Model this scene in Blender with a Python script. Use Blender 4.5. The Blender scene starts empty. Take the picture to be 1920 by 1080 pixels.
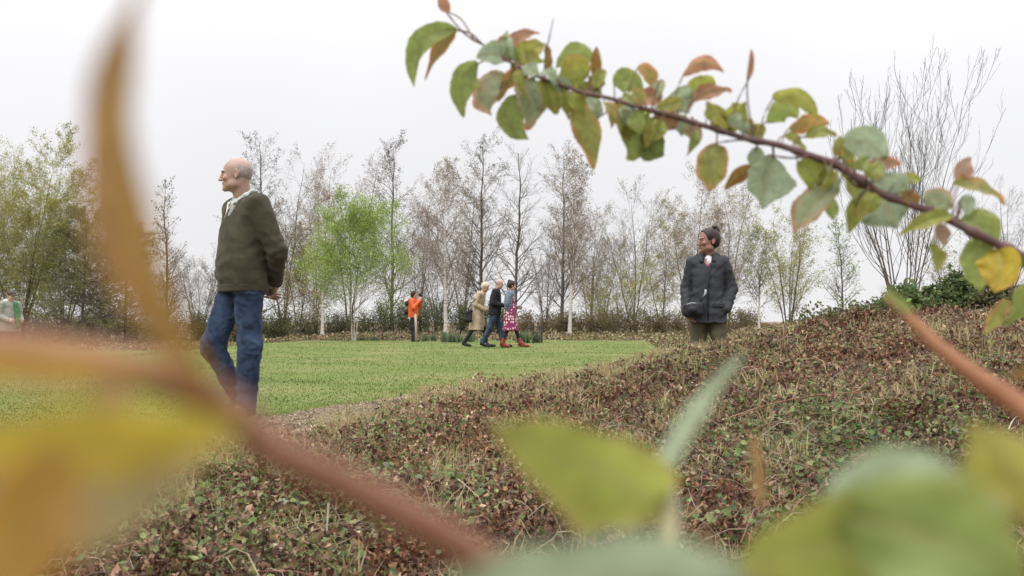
import bpy, math, random
import numpy as np
rng = np.random.default_rng(7)
random.seed(7)
PI = math.pi
S = bpy.context.scene
COL = S.collection
CAMZ = 0.68
FPX = 2000.0
PITCH = math.atan(63 / FPX)

def at(px, py, d):
    """a point seen at photo pixel (px, py), d metres ahead"""
    x = (px - 960) / FPX; y = (540 - py) / FPX
    c, s = math.cos(PITCH), math.sin(PITCH)
    return np.array([d * x, d * (c - y * s), CAMZ + d * (s + y * c)])

# ------------------------------------------------------------------ materials
def new_mat(name):
    m = bpy.data.materials.new(name); m.use_nodes = True
    nt = m.node_tree; nt.nodes.clear()
    return m, nt, nt.nodes, nt.links

def N(nodes, typ, **kw):
    n = nodes.new(typ)
    for k, v in kw.items():
        if k in n.inputs: n.inputs[k].default_value = v
        else: setattr(n, k, v)
    return n

def mix_rgb(nt, fac, a, b, blend='MIX'):
    n = nt.nodes.new('ShaderNodeMix'); n.data_type = 'RGBA'; n.blend_type = blend
    for sock, v in ((n.inputs[0], fac), (n.inputs[6], a), (n.inputs[7], b)):
        if hasattr(v, 'is_output') or isinstance(v, bpy.types.NodeSocket): nt.links.new(v, sock)
        else: sock.default_value = (*v, 1) if isinstance(v, tuple) and len(v) == 3 else v
    return n.outputs[2]

def plain(name, ca, cb, rough=.8, scale=20, bump=.3, bscale=None, stretch=(1, 1, 1), spec=.3, detail=5, sheen=0, bdist=.01, c3=None):
    """two-colour noise material with bump, in object coordinates"""
    m, nt, no, li = new_mat(name)
    out = N(no, 'ShaderNodeOutputMaterial'); b = N(no, 'ShaderNodeBsdfPrincipled')
    b.inputs['Roughness'].default_value = rough
    b.inputs['Specular IOR Level'].default_value = spec
    if sheen: b.inputs['Sheen Weight'].default_value = sheen
    tc = N(no, 'ShaderNodeTexCoord'); mp = N(no, 'ShaderNodeMapping'); mp.inputs['Scale'].default_value = stretch
    li.new(tc.outputs['Object'], mp.inputs[0])
    n1 = N(no, 'ShaderNodeTexNoise'); n1.inputs['Scale'].default_value = scale; n1.inputs['Detail'].default_value = detail
    li.new(mp.outputs[0], n1.inputs['Vector'])
    mr = N(no, 'ShaderNodeMapRange'); mr.inputs[1].default_value = .35; mr.inputs[2].default_value = .65
    li.new(n1.outputs[0], mr.inputs[0])
    c = mix_rgb(nt, mr.outputs[0], ca, cb)
    if c3:
        n3 = N(no, 'ShaderNodeTexNoise'); n3.inputs['Scale'].default_value = scale * .18; n3.inputs['Detail'].default_value = 3
        li.new(mp.outputs[0], n3.inputs['Vector'])
        m3 = N(no, 'ShaderNodeMapRange'); m3.inputs[1].default_value = .45; m3.inputs[2].default_value = .62
        li.new(n3.outputs[0], m3.inputs[0])
        c = mix_rgb(nt, m3.outputs[0], c, c3)
    li.new(c, b.inputs['Base Color'])
    n2 = N(no, 'ShaderNodeTexNoise'); n2.inputs['Scale'].default_value = bscale or scale * 3; n2.inputs['Detail'].default_value = 6
    li.new(mp.outputs[0], n2.inputs['Vector'])
    bp = N(no, 'ShaderNodeBump'); bp.inputs['Strength'].default_value = bump; bp.inputs['Distance'].default_value = bdist
    li.new(n2.outputs[0], bp.inputs['Height']); li.new(bp.outputs[0], b.inputs['Normal'])
    li.new(b.outputs[0], out.inputs[0])
    return m

def leaf_mat(name, trans=.35, rough=.55, veins=False, bump=.3):
    """colour comes from each leaf's own 'col' attribute"""
    m, nt, no, li = new_mat(name)
    out = N(no, 'ShaderNodeOutputMaterial'); b = N(no, 'ShaderNodeBsdfPrincipled')
    b.inputs['Roughness'].default_value = rough; b.inputs['Specular IOR Level'].default_value = .35
    a = N(no, 'ShaderNodeAttribute', attribute_name='col')
    c = a.outputs['Color']
    tc = N(no, 'ShaderNodeTexCoord')
    n1 = N(no, 'ShaderNodeTexNoise'); n1.inputs['Scale'].default_value = 160 if veins else 45; n1.inputs['Detail'].default_value = 4
    li.new(tc.outputs['Object'], n1.inputs['Vector'])
    mr = N(no, 'ShaderNodeMapRange'); mr.inputs[1].default_value = .3; mr.inputs[2].default_value = .7
    mr.inputs[3].default_value = .78; mr.inputs[4].default_value = 1.18
    li.new(n1.outputs[0], mr.inputs[0])
    c = mix_rgb(nt, 1.0, c, mr.outputs[0], 'MULTIPLY')
    h = n1.outputs[0]
    if veins:
        v = N(no, 'ShaderNodeAttribute', attribute_name='vein')
        c = mix_rgb(nt, v.outputs['Fac'], c, (.30, .28, .12))
        ad = N(no, 'ShaderNodeMath', operation='MULTIPLY_ADD'); ad.inputs[1].default_value = -1.2
        li.new(v.outputs['Fac'], ad.inputs[0]); li.new(n1.outputs[0], ad.inputs[2]); h = ad.outputs[0]
    li.new(c, b.inputs['Base Color'])
    bp = N(no, 'ShaderNodeBump'); bp.inputs['Strength'].default_value = bump; bp.inputs['Distance'].default_value = .002
    li.new(h, bp.inputs['Height']); li.new(bp.outputs[0], b.inputs['Normal'])
    t = N(no, 'ShaderNodeBsdfTranslucent'); li.new(c, t.inputs[0])
    mx = N(no, 'ShaderNodeMixShader'); mx.inputs[0].default_value = trans
    li.new(b.outputs[0], mx.inputs[1]); li.new(t.outputs[0], mx.inputs[2]); li.new(mx.outputs[0], out.inputs[0])
    return m

def denim_mat(name, dark, light):
    m = plain(name, dark, light, .85, 9, .5, 26, (1, 1, .55), .2, 4, .05, .012)
    return m

def knit_mat(name, ca, cb):
    m = plain(name, ca, cb, .95, 9, .35, 60, (1, 1, 1), .1, 5, .08, .006)
    return m

def birch_mat():
    m, nt, no, li = new_mat('birch_bark')
    out = N(no, 'ShaderNodeOutputMaterial'); b = N(no, 'ShaderNodeBsdfPrincipled'); b.inputs['Roughness'].default_value = .8
    tc = N(no, 'ShaderNodeTexCoord'); mp = N(no, 'ShaderNodeMapping'); mp.inputs['Scale'].default_value = (2.2, 2.2, 11)
    li.new(tc.outputs['Object'], mp.inputs[0])
    n = N(no, 'ShaderNodeTexNoise'); n.inputs['Scale'].default_value = 2.2; n.inputs['Detail'].default_value = 6
    li.new(mp.outputs[0], n.inputs['Vector'])
    r = N(no, 'ShaderNodeMapRange'); r.inputs[1].default_value = .56; r.inputs[2].default_value = .66; li.new(n.outputs[0], r.inputs[0])
    c = mix_rgb(nt, r.outputs[0], (.52, .49, .42), (.12, .10, .08))
    li.new(c, b.inputs['Base Color']); li.new(b.outputs[0], out.inputs[0])
    return m

def dress_mat():
    """magenta cloth printed with pale spots"""
    m, nt, no, li = new_mat('spotted_cloth')
    out = N(no, 'ShaderNodeOutputMaterial'); b = N(no, 'ShaderNodeBsdfPrincipled'); b.inputs['Roughness'].default_value = .85
    tc = N(no, 'ShaderNodeTexCoord'); mp = N(no, 'ShaderNodeMapping'); mp.inputs['Scale'].default_value = (1, 1, .8)
    li.new(tc.outputs['Object'], mp.inputs[0])
    v = N(no, 'ShaderNodeTexVoronoi'); v.inputs['Scale'].default_value = 16; v.inputs['Randomness'].default_value = .55
    li.new(mp.outputs[0], v.inputs['Vector'])
    r = N(no, 'ShaderNodeMapRange'); r.inputs[1].default_value = .33; r.inputs[2].default_value = .39; li.new(v.outputs['Distance'], r.inputs[0])
    c = mix_rgb(nt, r.outputs[0], (.62, .5, .5), (.20, .02, .075))
    li.new(c, b.inputs['Base Color']); li.new(b.outputs[0], out.inputs[0])
    return m

M = {}
M['leaf'] = leaf_mat('fresh_leaf', .5, .45, True, .5)
M['litter'] = leaf_mat('dead_leaf', .12, .7)
M['foliage'] = leaf_mat('foliage', .4, .6)
M['blade'] = leaf_mat('grass_blade', .5, .7)
M['stem'] = plain('young_bark', (.07, .042, .04), (.13, .07, .06), .6, 60, .5, 200, bdist=.001)
M['stem_red'] = plain('red_bark', (.19, .08, .045), (.29, .14, .085), .55, 70, .4, 220, bdist=.001)
M['bark_dark'] = plain('dark_bark', (.075, .062, .05), (.13, .11, .09), .9, 6, .6, 20, (1, 1, .3))
M['bark_grey'] = plain('grey_bark', (.15, .13, .105), (.24, .21, .17), .9, 6, .6, 20, (1, 1, .3))
M['twig_russet'] = plain('russet_twig', (.185, .15, .125), (.29, .24, .20), .85, 4, .2, 10)
M['twig_grey'] = plain('grey_twig', (.12, .105, .085), (.20, .175, .14), .85, 4, .2, 10)
M['twig_dark'] = plain('dark_twig', (.09, .075, .06), (.15, .125, .10), .85, 4, .2, 10)
M['twig_black'] = plain('blackish_twig', (.05, .042, .034), (.085, .07, .055), .85, 4, .2, 10)
M['twig_olive'] = plain('olive_twig', (.19, .17, .08), (.28, .245, .12), .85, 4, .2, 10)
M['birch'] = birch_mat()
M['stem_rust'] = plain('rusty_bark', (.19, .07, .028), (.26, .115, .05), .55, 70, .4, 220, bdist=.001)
M['leafstem'] = plain('green_shoot_bark', (.26, .27, .13), (.34, .30, .17), .5, 60, .3, 200, bdist=.001)
M['wood'] = plain('weathered_wood', (.32, .27, .2), (.42, .36, .27), .85, 12, .3, 40, (1, 1, .2))
M['post'] = plain('dark_post', (.03, .03, .028), (.05, .05, .045), .7, 12, .3, 40)

# ------------------------------------------------------------------ mesh helpers
def mk(name, V, F, mat, parent=None, col=None, smooth=False, extra=None):
    V = np.ascontiguousarray(V, dtype=np.float32); 
    Fs = F if isinstance(F, list) else [F]
    Fs = [np.ascontiguousarray(f, dtype=np.int32) for f in Fs if len(f)]
    me = bpy.data.meshes.new(name)
    me.vertices.add(len(V)); me.vertices.foreach_set('co', V.ravel())
    loops = np.concatenate([f.ravel() for f in Fs])
    tot = np.concatenate([np.full(len(f), f.shape[1], np.int32) for f in Fs])
    start = np.concatenate([[0], np.cumsum(tot)[:-1]]).astype(np.int32)
    me.loops.add(len(loops)); me.loops.foreach_set('vertex_index', loops)
    me.polygons.add(len(tot)); me.polygons.foreach_set('loop_start', start)
    me.polygons.foreach_set('use_smooth', np.full(len(tot), smooth))
    me.update(calc_edges=True); me.validate()
    if col is not None:
        a = me.color_attributes.new('col', 'FLOAT_COLOR', 'POINT')
        c = np.ones((len(V), 4), np.float32); c[:, :3] = col
        a.data.foreach_set('color', c.ravel())
    if extra:
        for k, v in extra.items():
            a = me.attributes.new(k, 'FLOAT', 'POINT'); a.data.foreach_set('value', np.ascontiguousarray(v, dtype=np.float32))
    if mat is not None: me.materials.append(mat)
    o = bpy.data.objects.new(name, me); COL.objects.link(o)
    if parent is not None: o.parent = parent
    return o

def tag(o, label=None, cat=None, group=None, kind=None):
    if label: o['label'] = label
    if cat: o['category'] = cat
    if group: o['group'] = group
    if kind: o['kind'] = kind
    return o

def empty(name, loc=(0, 0, 0), rz=0):
    o = bpy.data.objects.new(name, None); COL.objects.link(o)
    o.location = loc; o.rotation_euler = (0, 0, rz); o.empty_display_size = .1
    return o

def nrm(v):
    return v / np.maximum(np.linalg.norm(v, axis=-1, keepdims=True), 1e-9)

def tubes(P, R, k=3):
    """P (N,S,3) polylines with radii R (N,S): k-sided tapered tubes"""
    n, s, _ = P.shape
    T = nrm(np.gradient(P, axis=1))
    ref = np.where(np.abs(T[..., 2:3]) > .9, np.array([1., 0, 0]), np.array([0, 0, 1.]))
    A = nrm(np.cross(T, ref)); B = np.cross(T, A)
    ang = np.arange(k) * 2 * PI / k
    ring = A[:, :, None] * np.cos(ang)[None, None, :, None] + B[:, :, None] * np.sin(ang)[None, None, :, None]
    V = P[:, :, None] + ring * R[:, :, None, None]
    idx = np.arange(n * s * k).reshape(n, s, k)
    a = idx[:, :-1]; b = idx[:, 1:]
    F = np.stack([a, np.roll(a, -1, 2), np.roll(b, -1, 2), b], -1).reshape(-1, 4)
    return V.reshape(-1, 3), F

def join(parts):
    Vs, Fs, off = [], [], 0
    for V, F in parts:
        Vs.append(V); Fs.append(F + off); off += len(V)
    return np.concatenate(Vs), Fs

LEAF5 = (np.array([[0, 0, 0], [.45, .34, .14], [.5, 0, 0], [.45, -.34, .14], [1, 0, -.12]]),
         np.array([[0, 2, 1], [2, 4, 1], [0, 3, 2], [2, 3, 4]]))
LEAFQ = (np.array([[0, 0, 0], [.5, .3, .08], [1, 0, 0], [.5, -.3, .08]]), np.array([[0, 3, 2, 1]]))
def ivy_template():
    a = np.array([[0, 0, 0], [.15, .38, .05], [.42, .30, .0], [.62, .46, .04], [.72, .2, 0], [1.05, 0, -.08], [.72, -.2, 0], [.62, -.46, .04], [.42, -.3, 0], [.15, -.38, .05], [.4, 0, -.05]])
    f = np.array([[10, i, i + 1] for i in range(9)] + [[10, 9, 0]])[:, [0, 2, 1]]
    return a, f
IVY = ivy_template()

def rand_rot(n, tilt, rg=rng, up=None):
    """random frames: yaw uniform, tilted from flat by up to tilt (radians, array or scalar)"""
    yaw = rg.uniform(0, 2 * PI, n); el = rg.normal(0, 1, n) * tilt; ro = rg.normal(0, 1, n) * tilt
    cx, sx = np.cos(yaw), np.sin(yaw); ce, se = np.cos(el), np.sin(el)
    X = np.stack([cx * ce, sx * ce, se], -1)
    Y0 = np.stack([-sx, cx, np.zeros(n)], -1); Z0 = np.cross(X, Y0)
    Y = Y0 * np.cos(ro)[:, None] + Z0 * np.sin(ro)[:, None]; Z = np.cross(X, Y)
    return np.stack([X, Y, Z], -1)   # columns are axes

def scatter(P, Rm, size, tmpl, col, zs=None, jit=.05, ws=None):
    tv, tf = tmpl; n = len(P); k = len(tv)
    L = np.repeat(tv[None], n, 0) * size[:, None, None]
    if zs is not None: L[:, :, 2] *= zs[:, None]
    if ws is not None: L[:, :, 1] *= ws[:, None]
    V = np.einsum('nij,nkj->nki', Rm, L) + P[:, None]
    F = (tf[None] + (np.arange(n) * k)[:, None, None]).reshape(-1, tf.shape[1])
    C = np.repeat(col[:, None], k, 1) * (1 + rng.normal(0, jit, (n, k, 1)))
    return V.reshape(-1, 3), F, np.clip(C, 0, 1).reshape(-1, 3)

def pick(pal, w, n, var=.18, rg=rng):
    pal = np.array(pal); i = rg.choice(len(pal), n, p=np.array(w) / sum(w))
    return np.clip(pal[i] * (1 + rg.normal(0, var, (n, 1))) * (1 + rg.normal(0, .05, (n, 3))), .004, .9)

def wob(x, y, z=0, f=1., seed=0):
    """cheap smooth noise, about -1..1"""
    r = np.random.default_rng(seed); v = 0
    for i in range(6):
        a, b, c = r.normal(0, 1, 3) * f * (1 + .6 * i); ph = r.uniform(0, 6.28)
        v = v + np.sin(a * x + b * y + c * z + ph + 1.3 * np.sin(b * x * .7 - a * y * .6 + c * z * .5 + ph * 2)) / (1 + .5 * i)
    return v / 2.2

def sstep(t):
    t = np.clip(t, 0, 1); return t * t * (3 - 2 * t)

# ------------------------------------------------------------------ terrain
def crest(X):
    return np.interp(X, [-2.2, -1.7, -1, 0, .6, 1.2, 2, 2.5, 3.3, 5, 8], [0, .0, .03, .12, .19, .33, .46, .58, .69, .80, .90])

def gz(X, Y):
    X = np.asarray(X, float); Y = np.asarray(Y, float)
    front = sstep((Y - 1.6) / 7.6) ** .85
    w = 1 - sstep((X - 3.0 - .16 * np.maximum(Y - 10, 0)) / 2.2)
    back = sstep((Y - 9.1) / 1.5) * w
    far = 1 - .6 * sstep((Y - 18) / 20)
    z = crest(X) * front * (1 - back) * far
    z = z - .36 * sstep((-X - 7) / 4.5)
    inbed = sstep((X + 1.4) / 1.2 + 1.2 * sstep((5.5 - Y) / 1.5)) * (1 - sstep((Y - 12) / 3))
    return z + inbed * (.035 * wob(X, Y, 0, 1.6, 3) + .018 * wob(X, Y, 0, 5., 4))

EY = [3.4, 4.2, 4.6, 5.2, 6, 7.5, 9, 10, 11, 12, 14, 20, 37]
EX = [-16, -8, -4.6, -3.1, -2.3, -1.85, -1.15, -.5, .4, 1.3, 2.2, 3.0, 4.7]
def xedge(Y):
    return np.interp(Y, EY, EX) + .06 * np.sin(Y * 5.1) + .04 * np.sin(Y * 13.7)

def grid_mesh(name, xs, ys, zf, mat, smooth=True):
    X, Y = np.meshgrid(xs, ys)
    V = np.stack([X, Y, zf(X, Y)], -1).reshape(-1, 3)
    i = np.arange(len(xs) * len(ys)).reshape(len(ys), len(xs))
    F = np.stack([i[:-1, :-1], i[:-1, 1:], i[1:, 1:], i[1:, :-1]], -1).reshape(-1, 4)
    return mk(name, V, F, mat, smooth=smooth)

def axis(parts):
    out = []
    for a, b, n in parts: out.append(np.linspace(a, b, n, endpoint=False))
    out.append([parts[-1][1]])
    return np.concatenate(out)

soil = plain('mulch_soil', (.17, .125, .08), (.27, .205, .135), .95, 9, 1.0, 70, c3=(.08, .058, .038), bdist=.03)
lawn_m = plain('lawn_turf', (.085, .125, .022), (.12, .15, .032), .95, 3.0, .5, 90, c3=(.15, .155, .05), bdist=.02)
g = grid_mesh('ground', axis([(-900, -60, 12), (-60, -5, 60), (-5, 9, 190), (9, 60, 50), (60, 900, 12)]),
              axis([(-60, 0, 12), (0, 2, 14), (2, 12, 150), (12, 60, 70), (60, 1600, 20)]), gz, soil)
tag(g, 'brown earth and mulch ground', None, None, 'structure')
# lawn sheet, a little above the soil
ys = axis([(3.4, 14, 110), (14, 37.5, 70)]); ts = np.linspace(0, 1, 90) ** 1.6
V = []
for y in ys:
    xe = float(xedge(y)); V.append(np.stack([xe - ts * (xe + 60), np.full(90, y), np.zeros(90)], -1))
V = np.array(V); V[..., 2] = gz(V[..., 0], V[..., 1]) + .022 + .012 * wob(V[..., 0], V[..., 1], 0, .9, 8); V[:, 0, 2] -= .03
i = np.arange(len(ys) * 90).reshape(len(ys), 90)
F = np.stack([i[:-1, :-1], i[1:, :-1], i[1:, 1:], i[:-1, 1:]], -1).reshape(-1, 4)
lawn = mk('lawn', V.reshape(-1, 3), F, lawn_m, smooth=True)
tag(lawn, 'mown green lawn', None, None, 'structure')

# grass blades on the lawn, thinner with distance
def blades(P, h, w, col, lean=.5, seed=1):
    r = np.random.default_rng(seed); n = len(P)
    az = r.uniform(0, 2 * PI, n); le = np.abs(r.normal(0, lean, n))
    D = np.stack([np.cos(az), np.sin(az), np.zeros(n)], -1); Sd = np.stack([-np.sin(az + r.normal(0, .8, n)), np.cos(az), np.zeros(n)], -1)
    up = np.array([0, 0, 1.])
    b0 = P - Sd * w[:, None] / 2; b1 = P + Sd * w[:, None] / 2
    mid = P + up * (h * .55)[:, None] + D * (h * le * .35)[:, None]
    m0 = mid - Sd * w[:, None] * .4; m1 = mid + Sd * w[:, None] * .4
    tip = P + up * (h * np.maximum(.25, 1 - .45 * le))[:, None] + D * (h * le)[:, None]
    V = np.stack([b0, b1, m1, m0, tip], 1).reshape(-1, 3)
    o = (np.arange(n) * 5)[:, None]
    return V, [o + np.array([[0, 1, 2, 3]]), o + np.array([[3, 2, 4]])], np.repeat(col, 5, 0)

n = 330000
u = rng.uniform(0, 1, n); Yg = 1 / ((1 - u) / 4.2 + u / 37.4)
Xg = rng.uniform(-1, 1, n) * (Yg * .56 + 1.5)
ok = Xg < xedge(Yg) + rng.normal(0, .05, n); Xg, Yg = Xg[ok], Yg[ok]
P = np.stack([Xg, Yg, gz(Xg, Yg) + .012 + .012 * wob(Xg, Yg, 0, .9, 8)], -1)
sc = (1 + Yg / 22)
h = rng.uniform(.008, .022, len(P)) * sc; w = rng.uniform(.004, .008, len(P)) * sc
patch = (wob(Xg * .6, Yg * .8, 0, .9, 5) + .5 * wob(Xg, Yg * 2.0, 0, 2.2, 6))[:, None]
c = pick([(.105, .145, .022), (.15, .18, .032), (.215, .21, .065), (.28, .23, .11)], [4, 5, 3, .9], len(P))
c = c * (1 + .34 * patch) * np.array([.74, .90, .82]) ; c[:, 0] *= 1 + .12 * patch[:, 0]
V, F, c = blades(P, h, w, np.clip(c, 0, 1), .7)
tag(mk('grass', V, F, M['blade'], col=c), 'short mown green grass of the lawn', 'grass', kind='stuff')

# ------------------------------------------------------------------ bank cover
def bed_points(n, y0=2.0, y1=10.9, seed=3, ymix=.5):
    r = np.random.default_rng(seed)
    u = r.uniform(0, 1, n)
    Y = np.where(r.uniform(0, 1, n) < ymix, y0 + u * (y1 - y0), 1 / ((1 - u) / y0 + u / y1))
    X = r.uniform(-1, 1, n) * (Y * .55 + 1.2)
    return X, Y, r
def bed_mask(X, Y, r, inset=.35):
    e = xedge(Y) + inset + .18 * wob(X, Y, 0, 1.7, 12) + .85 * sstep((9.4 - Y) / 2.0) * sstep((Y - 3.6) / 1.5)
    return X > e + r.normal(0, .12, len(X))
X, Y, r = bed_points(430000)
ok = bed_mask(X, Y, r, .45) & (wob(X, Y, 0, 2.4, 21) + r.normal(0, .5, len(X)) > -1.15)
X, Y = X[ok], Y[ok]; n = len(X)
lump = .07 * (wob(X, Y, 0, 3.4, 31) + .75 * wob(X, Y, 0, 9, 32) + .35 * wob(X, Y, 0, 22, 33))
P = np.stack([X, Y, gz(X, Y) + np.maximum(lump + .045, .0) * np.sqrt(r.uniform(.05, 1.1, n))], -1)
size = r.uniform(.010, .032, n) * np.clip(.75 + Y / 12, .8, 1.4)
tone = wob(X, Y, 0, 1.3, 41)
c = pick([(.16, .085, .055), (.25, .155, .095), (.36, .26, .165), (.095, .05, .038), (.25, .11, .07), (.18, .17, .07), (.42, .34, .24)], [5, 6, 5, 4, .8, 3.5, 2.0], n, .22)
c *= (.76 + .2 * tone)[:, None]; c = c * np.array([1.03, .98, .92])
pxl = 960 + X / Y * FPX; pyl = 603 + (CAMZ - gz(X, Y)) / Y * FPX
straw = np.clip(np.exp(-((xedge(Y) + .75 - X) / .55) ** 2) + .55 * (wob(X, Y, 0, 1.5, 46) - .4), 0, 1)
kk = r.uniform(0, 1, n) < straw * .85; c[kk] = pick([(.40, .32, .19), (.30, .24, .13), (.27, .26, .11)], [4, 3, 2], kk.sum(), .2, r)
grn = np.clip(wob(X, Y, 0, 1.9, 47) - .1, 0, 1) * .28 + .5 * np.exp(-((pxl - 1600) / 260) ** 2 - ((pyl - 830) / 80) ** 2) + .1 * np.exp(-((pxl - 500) / 300) ** 2 - ((pyl - 940) / 90) ** 2)
kk = r.uniform(0, 1, n) < grn; c[kk] = pick([(.15, .19, .07), (.11, .14, .05), (.22, .23, .10)], [4, 4, 3], kk.sum(), .2, r)
drk = wob(X, Y, 0, 2.6, 48) > .35; c[drk] *= np.array([.78, .62, .56])
red = (wob(X, Y, 0, 1.1, 44) > .5) & (r.uniform(0, 1, n) < .35); c[red] *= np.array([1.05, .8, .76])
V, F, c = scatter(P, rand_rot(n, .85, r), size, LEAF5, c, r.uniform(-2.2, 3.2, n), .08, r.uniform(.7, 1.25, n))
tag(mk('leaf_litter', V, F, M['litter'], col=c), 'brown and tan dead bramble leaves covering the bank', 'leaf litter', kind='stuff')

# green leaves growing through it
X, Y, r = bed_points(110000, 2.0, 10.6, 5, .45)
px = 960 + X / Y * FPX; py = 603 + (CAMZ - gz(X, Y)) / Y * FPX
def blob(cx, cy, rx, ry): return np.exp(-((px - cx) / rx) ** 2 - ((py - cy) / ry) ** 2)
dens = (1.1 * blob(1640, 800, 190, 55) + .8 * blob(1560, 880, 150, 60) + .6 * blob(1250, 900, 160, 70) + .55 * blob(1400, 990, 120, 90) + .5 * blob(650, 960, 120, 90)
        + .6 * blob(1880, 690, 60, 50) + .5 * blob(860, 960, 60, 60) + .5 * blob(330, 950, 160, 90) + .4 * blob(1250, 700, 60, 40) + .35 * blob(150, 1060, 90, 40) + .25 * blob(700, 820, 120, 40) + .06)
ok = bed_mask(X, Y, r, .5) & (r.uniform(0, 1, len(X)) < dens * (.55 + .5 * wob(X, Y, 0, 3.5, 51)))
X, Y = X[ok], Y[ok]; n = len(X)
lump = .07 * (wob(X, Y, 0, 3.4, 31) + .75 * wob(X, Y, 0, 9, 32) + .35 * wob(X, Y, 0, 22, 33))
P = np.stack([X, Y, gz(X, Y) + np.maximum(lump + .045, .0) + r.uniform(.0, .04, n)], -1)
c = pick([(.10, .15, .04), (.16, .21, .07), (.06, .10, .035), (.24, .25, .10), (.20, .21, .13)], [4, 3, 3, 1.5, 1], n, .2)
V, F, c = scatter(P, rand_rot(n, .45, r), r.uniform(.014, .036, n), IVY, c, r.uniform(-.5, 2, n), .06)
tag(mk('ground_ivy', V, F, M['foliage'], col=c), 'patches of fresh green low leaves growing through dead leaves', 'ground cover', kind='stuff')

# straw-coloured grass tufts
X, Y, r = bed_points(15000, 2.2, 10.9, 8, .6)
px = 960 + X / Y * FPX; py = 603 + (CAMZ - gz(X, Y)) / Y * FPX
dens = (.9 * np.exp(-((X - xedge(Y) - .75) / .42) ** 2) * (.5 + .5 * wob(X, Y, 0, 1.3, 71)) * (X > -1.2) + 1.2 * blob(1010, 745, 110, 45) + 1.0 * blob(1290, 665, 110, 28) + .8 * blob(700, 810, 150, 35) + .8 * blob(420, 900, 130, 60) + .8 * blob(1690, 640, 90, 25) + .3 * blob(820, 870, 100, 60)
        + .6 * blob(1150, 700, 90, 30) + .6 * blob(900, 740, 60, 20) + .35 * blob(300, 1000, 160, 60) + .06)
ok = bed_mask(X, Y, r, .2) & (r.uniform(0, 1, len(X)) < dens)
X, Y = X[ok], Y[ok]; k = 16
Xb = np.repeat(X, k) + r.normal(0, .025, len(X) * k); Yb = np.repeat(Y, k) + r.normal(0, .025, len(X) * k); n = len(Xb)
P = np.stack([Xb, Yb, gz(Xb, Yb)], -1)
hh = np.repeat(r.uniform(.06, .17, len(X)), k) * r.uniform(.6, 1.1, n)
c = pick([(.46, .38, .22), (.36, .28, .15), (.30, .30, .12), (.20, .24, .07)], [5, 4, 2, 1.5], n, .15)
V, F, c = blades(P, hh, r.uniform(.003, .006, n) * (1 + Yb / 14), c, .95, 9)
tag(mk('dry_grass', V, F, M['blade'], col=c), 'straw coloured dry grass tufts along the bank', 'dry grass', kind='stuff')

X, Y, r = bed_points(3600, 2.2, 10.6, 18, .6)
ok = bed_mask(X, Y, r, .45); X, Y = X[ok], Y[ok]; n = len(X)
az = r.uniform(0, 2 * PI, n); L = r.uniform(.06, .28, n); tt = np.linspace(0, 1, 6)
Pq = np.stack([X[:, None] + np.cos(az)[:, None] * L[:, None] * tt + r.normal(0, .006, (n, 6)), Y[:, None] + np.sin(az)[:, None] * L[:, None] * tt + r.normal(0, .006, (n, 6)), np.zeros((n, 6))], -1)
Pq[..., 2] = gz(Pq[..., 0], Pq[..., 1]) + r.uniform(.02, .07, n)[:, None] + (np.sin(tt * PI)[None] * r.uniform(.0, .09, n)[:, None])
V, F = tubes(Pq, np.linspace(1, .5, 6)[None] * r.uniform(.0009, .0019, n)[:, None] * (1 + Y[:, None] / 14), 3)
c = np.repeat(pick([(.34, .26, .18), (.22, .14, .10), (.18, .08, .05), (.10, .07, .045)], [3, 3, 3, 3], n, .2, r), 18, 0)
tag(mk('dead_stems', V, F, M['litter'], col=c), 'thin loose dead stems tangled through the leaves of the bank', 'dead stems', kind='stuff')

# bits of mulch on the bare strip between lawn and leaves
X, Y, r = bed_points(110000, 3.6, 10.5, 14, .7)
e = xedge(Y); ok = (X > e - .02) & (X < e + 2.0); X, Y = X[ok], Y[ok]; n = len(X)
P = np.stack([X, Y, gz(X, Y) + r.uniform(.0, .012, n)], -1)
c = pick([(.30, .22, .14), (.40, .31, .20), (.20, .14, .09), (.22, .24, .09)], [5, 4, 3, 1.5], n, .2)
V, F, c = scatter(P, rand_rot(n, .3, r), r.uniform(.008, .028, n), LEAF5, c, r.uniform(-1, 2, n), .06)
tag(mk('mulch_chips', V, F, M['litter'], col=c), 'pale bark chips on the strip along the lawn edge', 'mulch', kind='stuff')

# rough brown strip beyond the lawn
r = np.random.default_rng(15); n = 60000
X = r.uniform(-28, 22, n); Y = r.uniform(37.2, 52, n)
nr = 45000; Yr = r.uniform(10.5, 40, nr); Xr = xedge(Yr) + np.abs(r.normal(0, .35, nr)) * Yr * .3; X = np.concatenate([X, Xr]); Y = np.concatenate([Y, Yr]); n += nr
P = np.stack([X, Y, gz(X, Y) + r.uniform(0, .14, n) * (1 + wob(X, Y, 0, .8, 61))], -1)
c = pick([(.15, .10, .06), (.24, .17, .10), (.33, .26, .15), (.11, .13, .04), (.17, .20, .06)], [4, 4, 2, 2, 2], n, .2)
V, F, c = scatter(P, rand_rot(n, .6, r), r.uniform(.0016, .0034, n) * Y, LEAF5, c, r.uniform(-1, 3, n), .06)
tag(mk('undergrowth', V, F, M['litter'], col=c), 'rough brown undergrowth between the lawn and the far hedge', 'undergrowth', kind='stuff')

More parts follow.
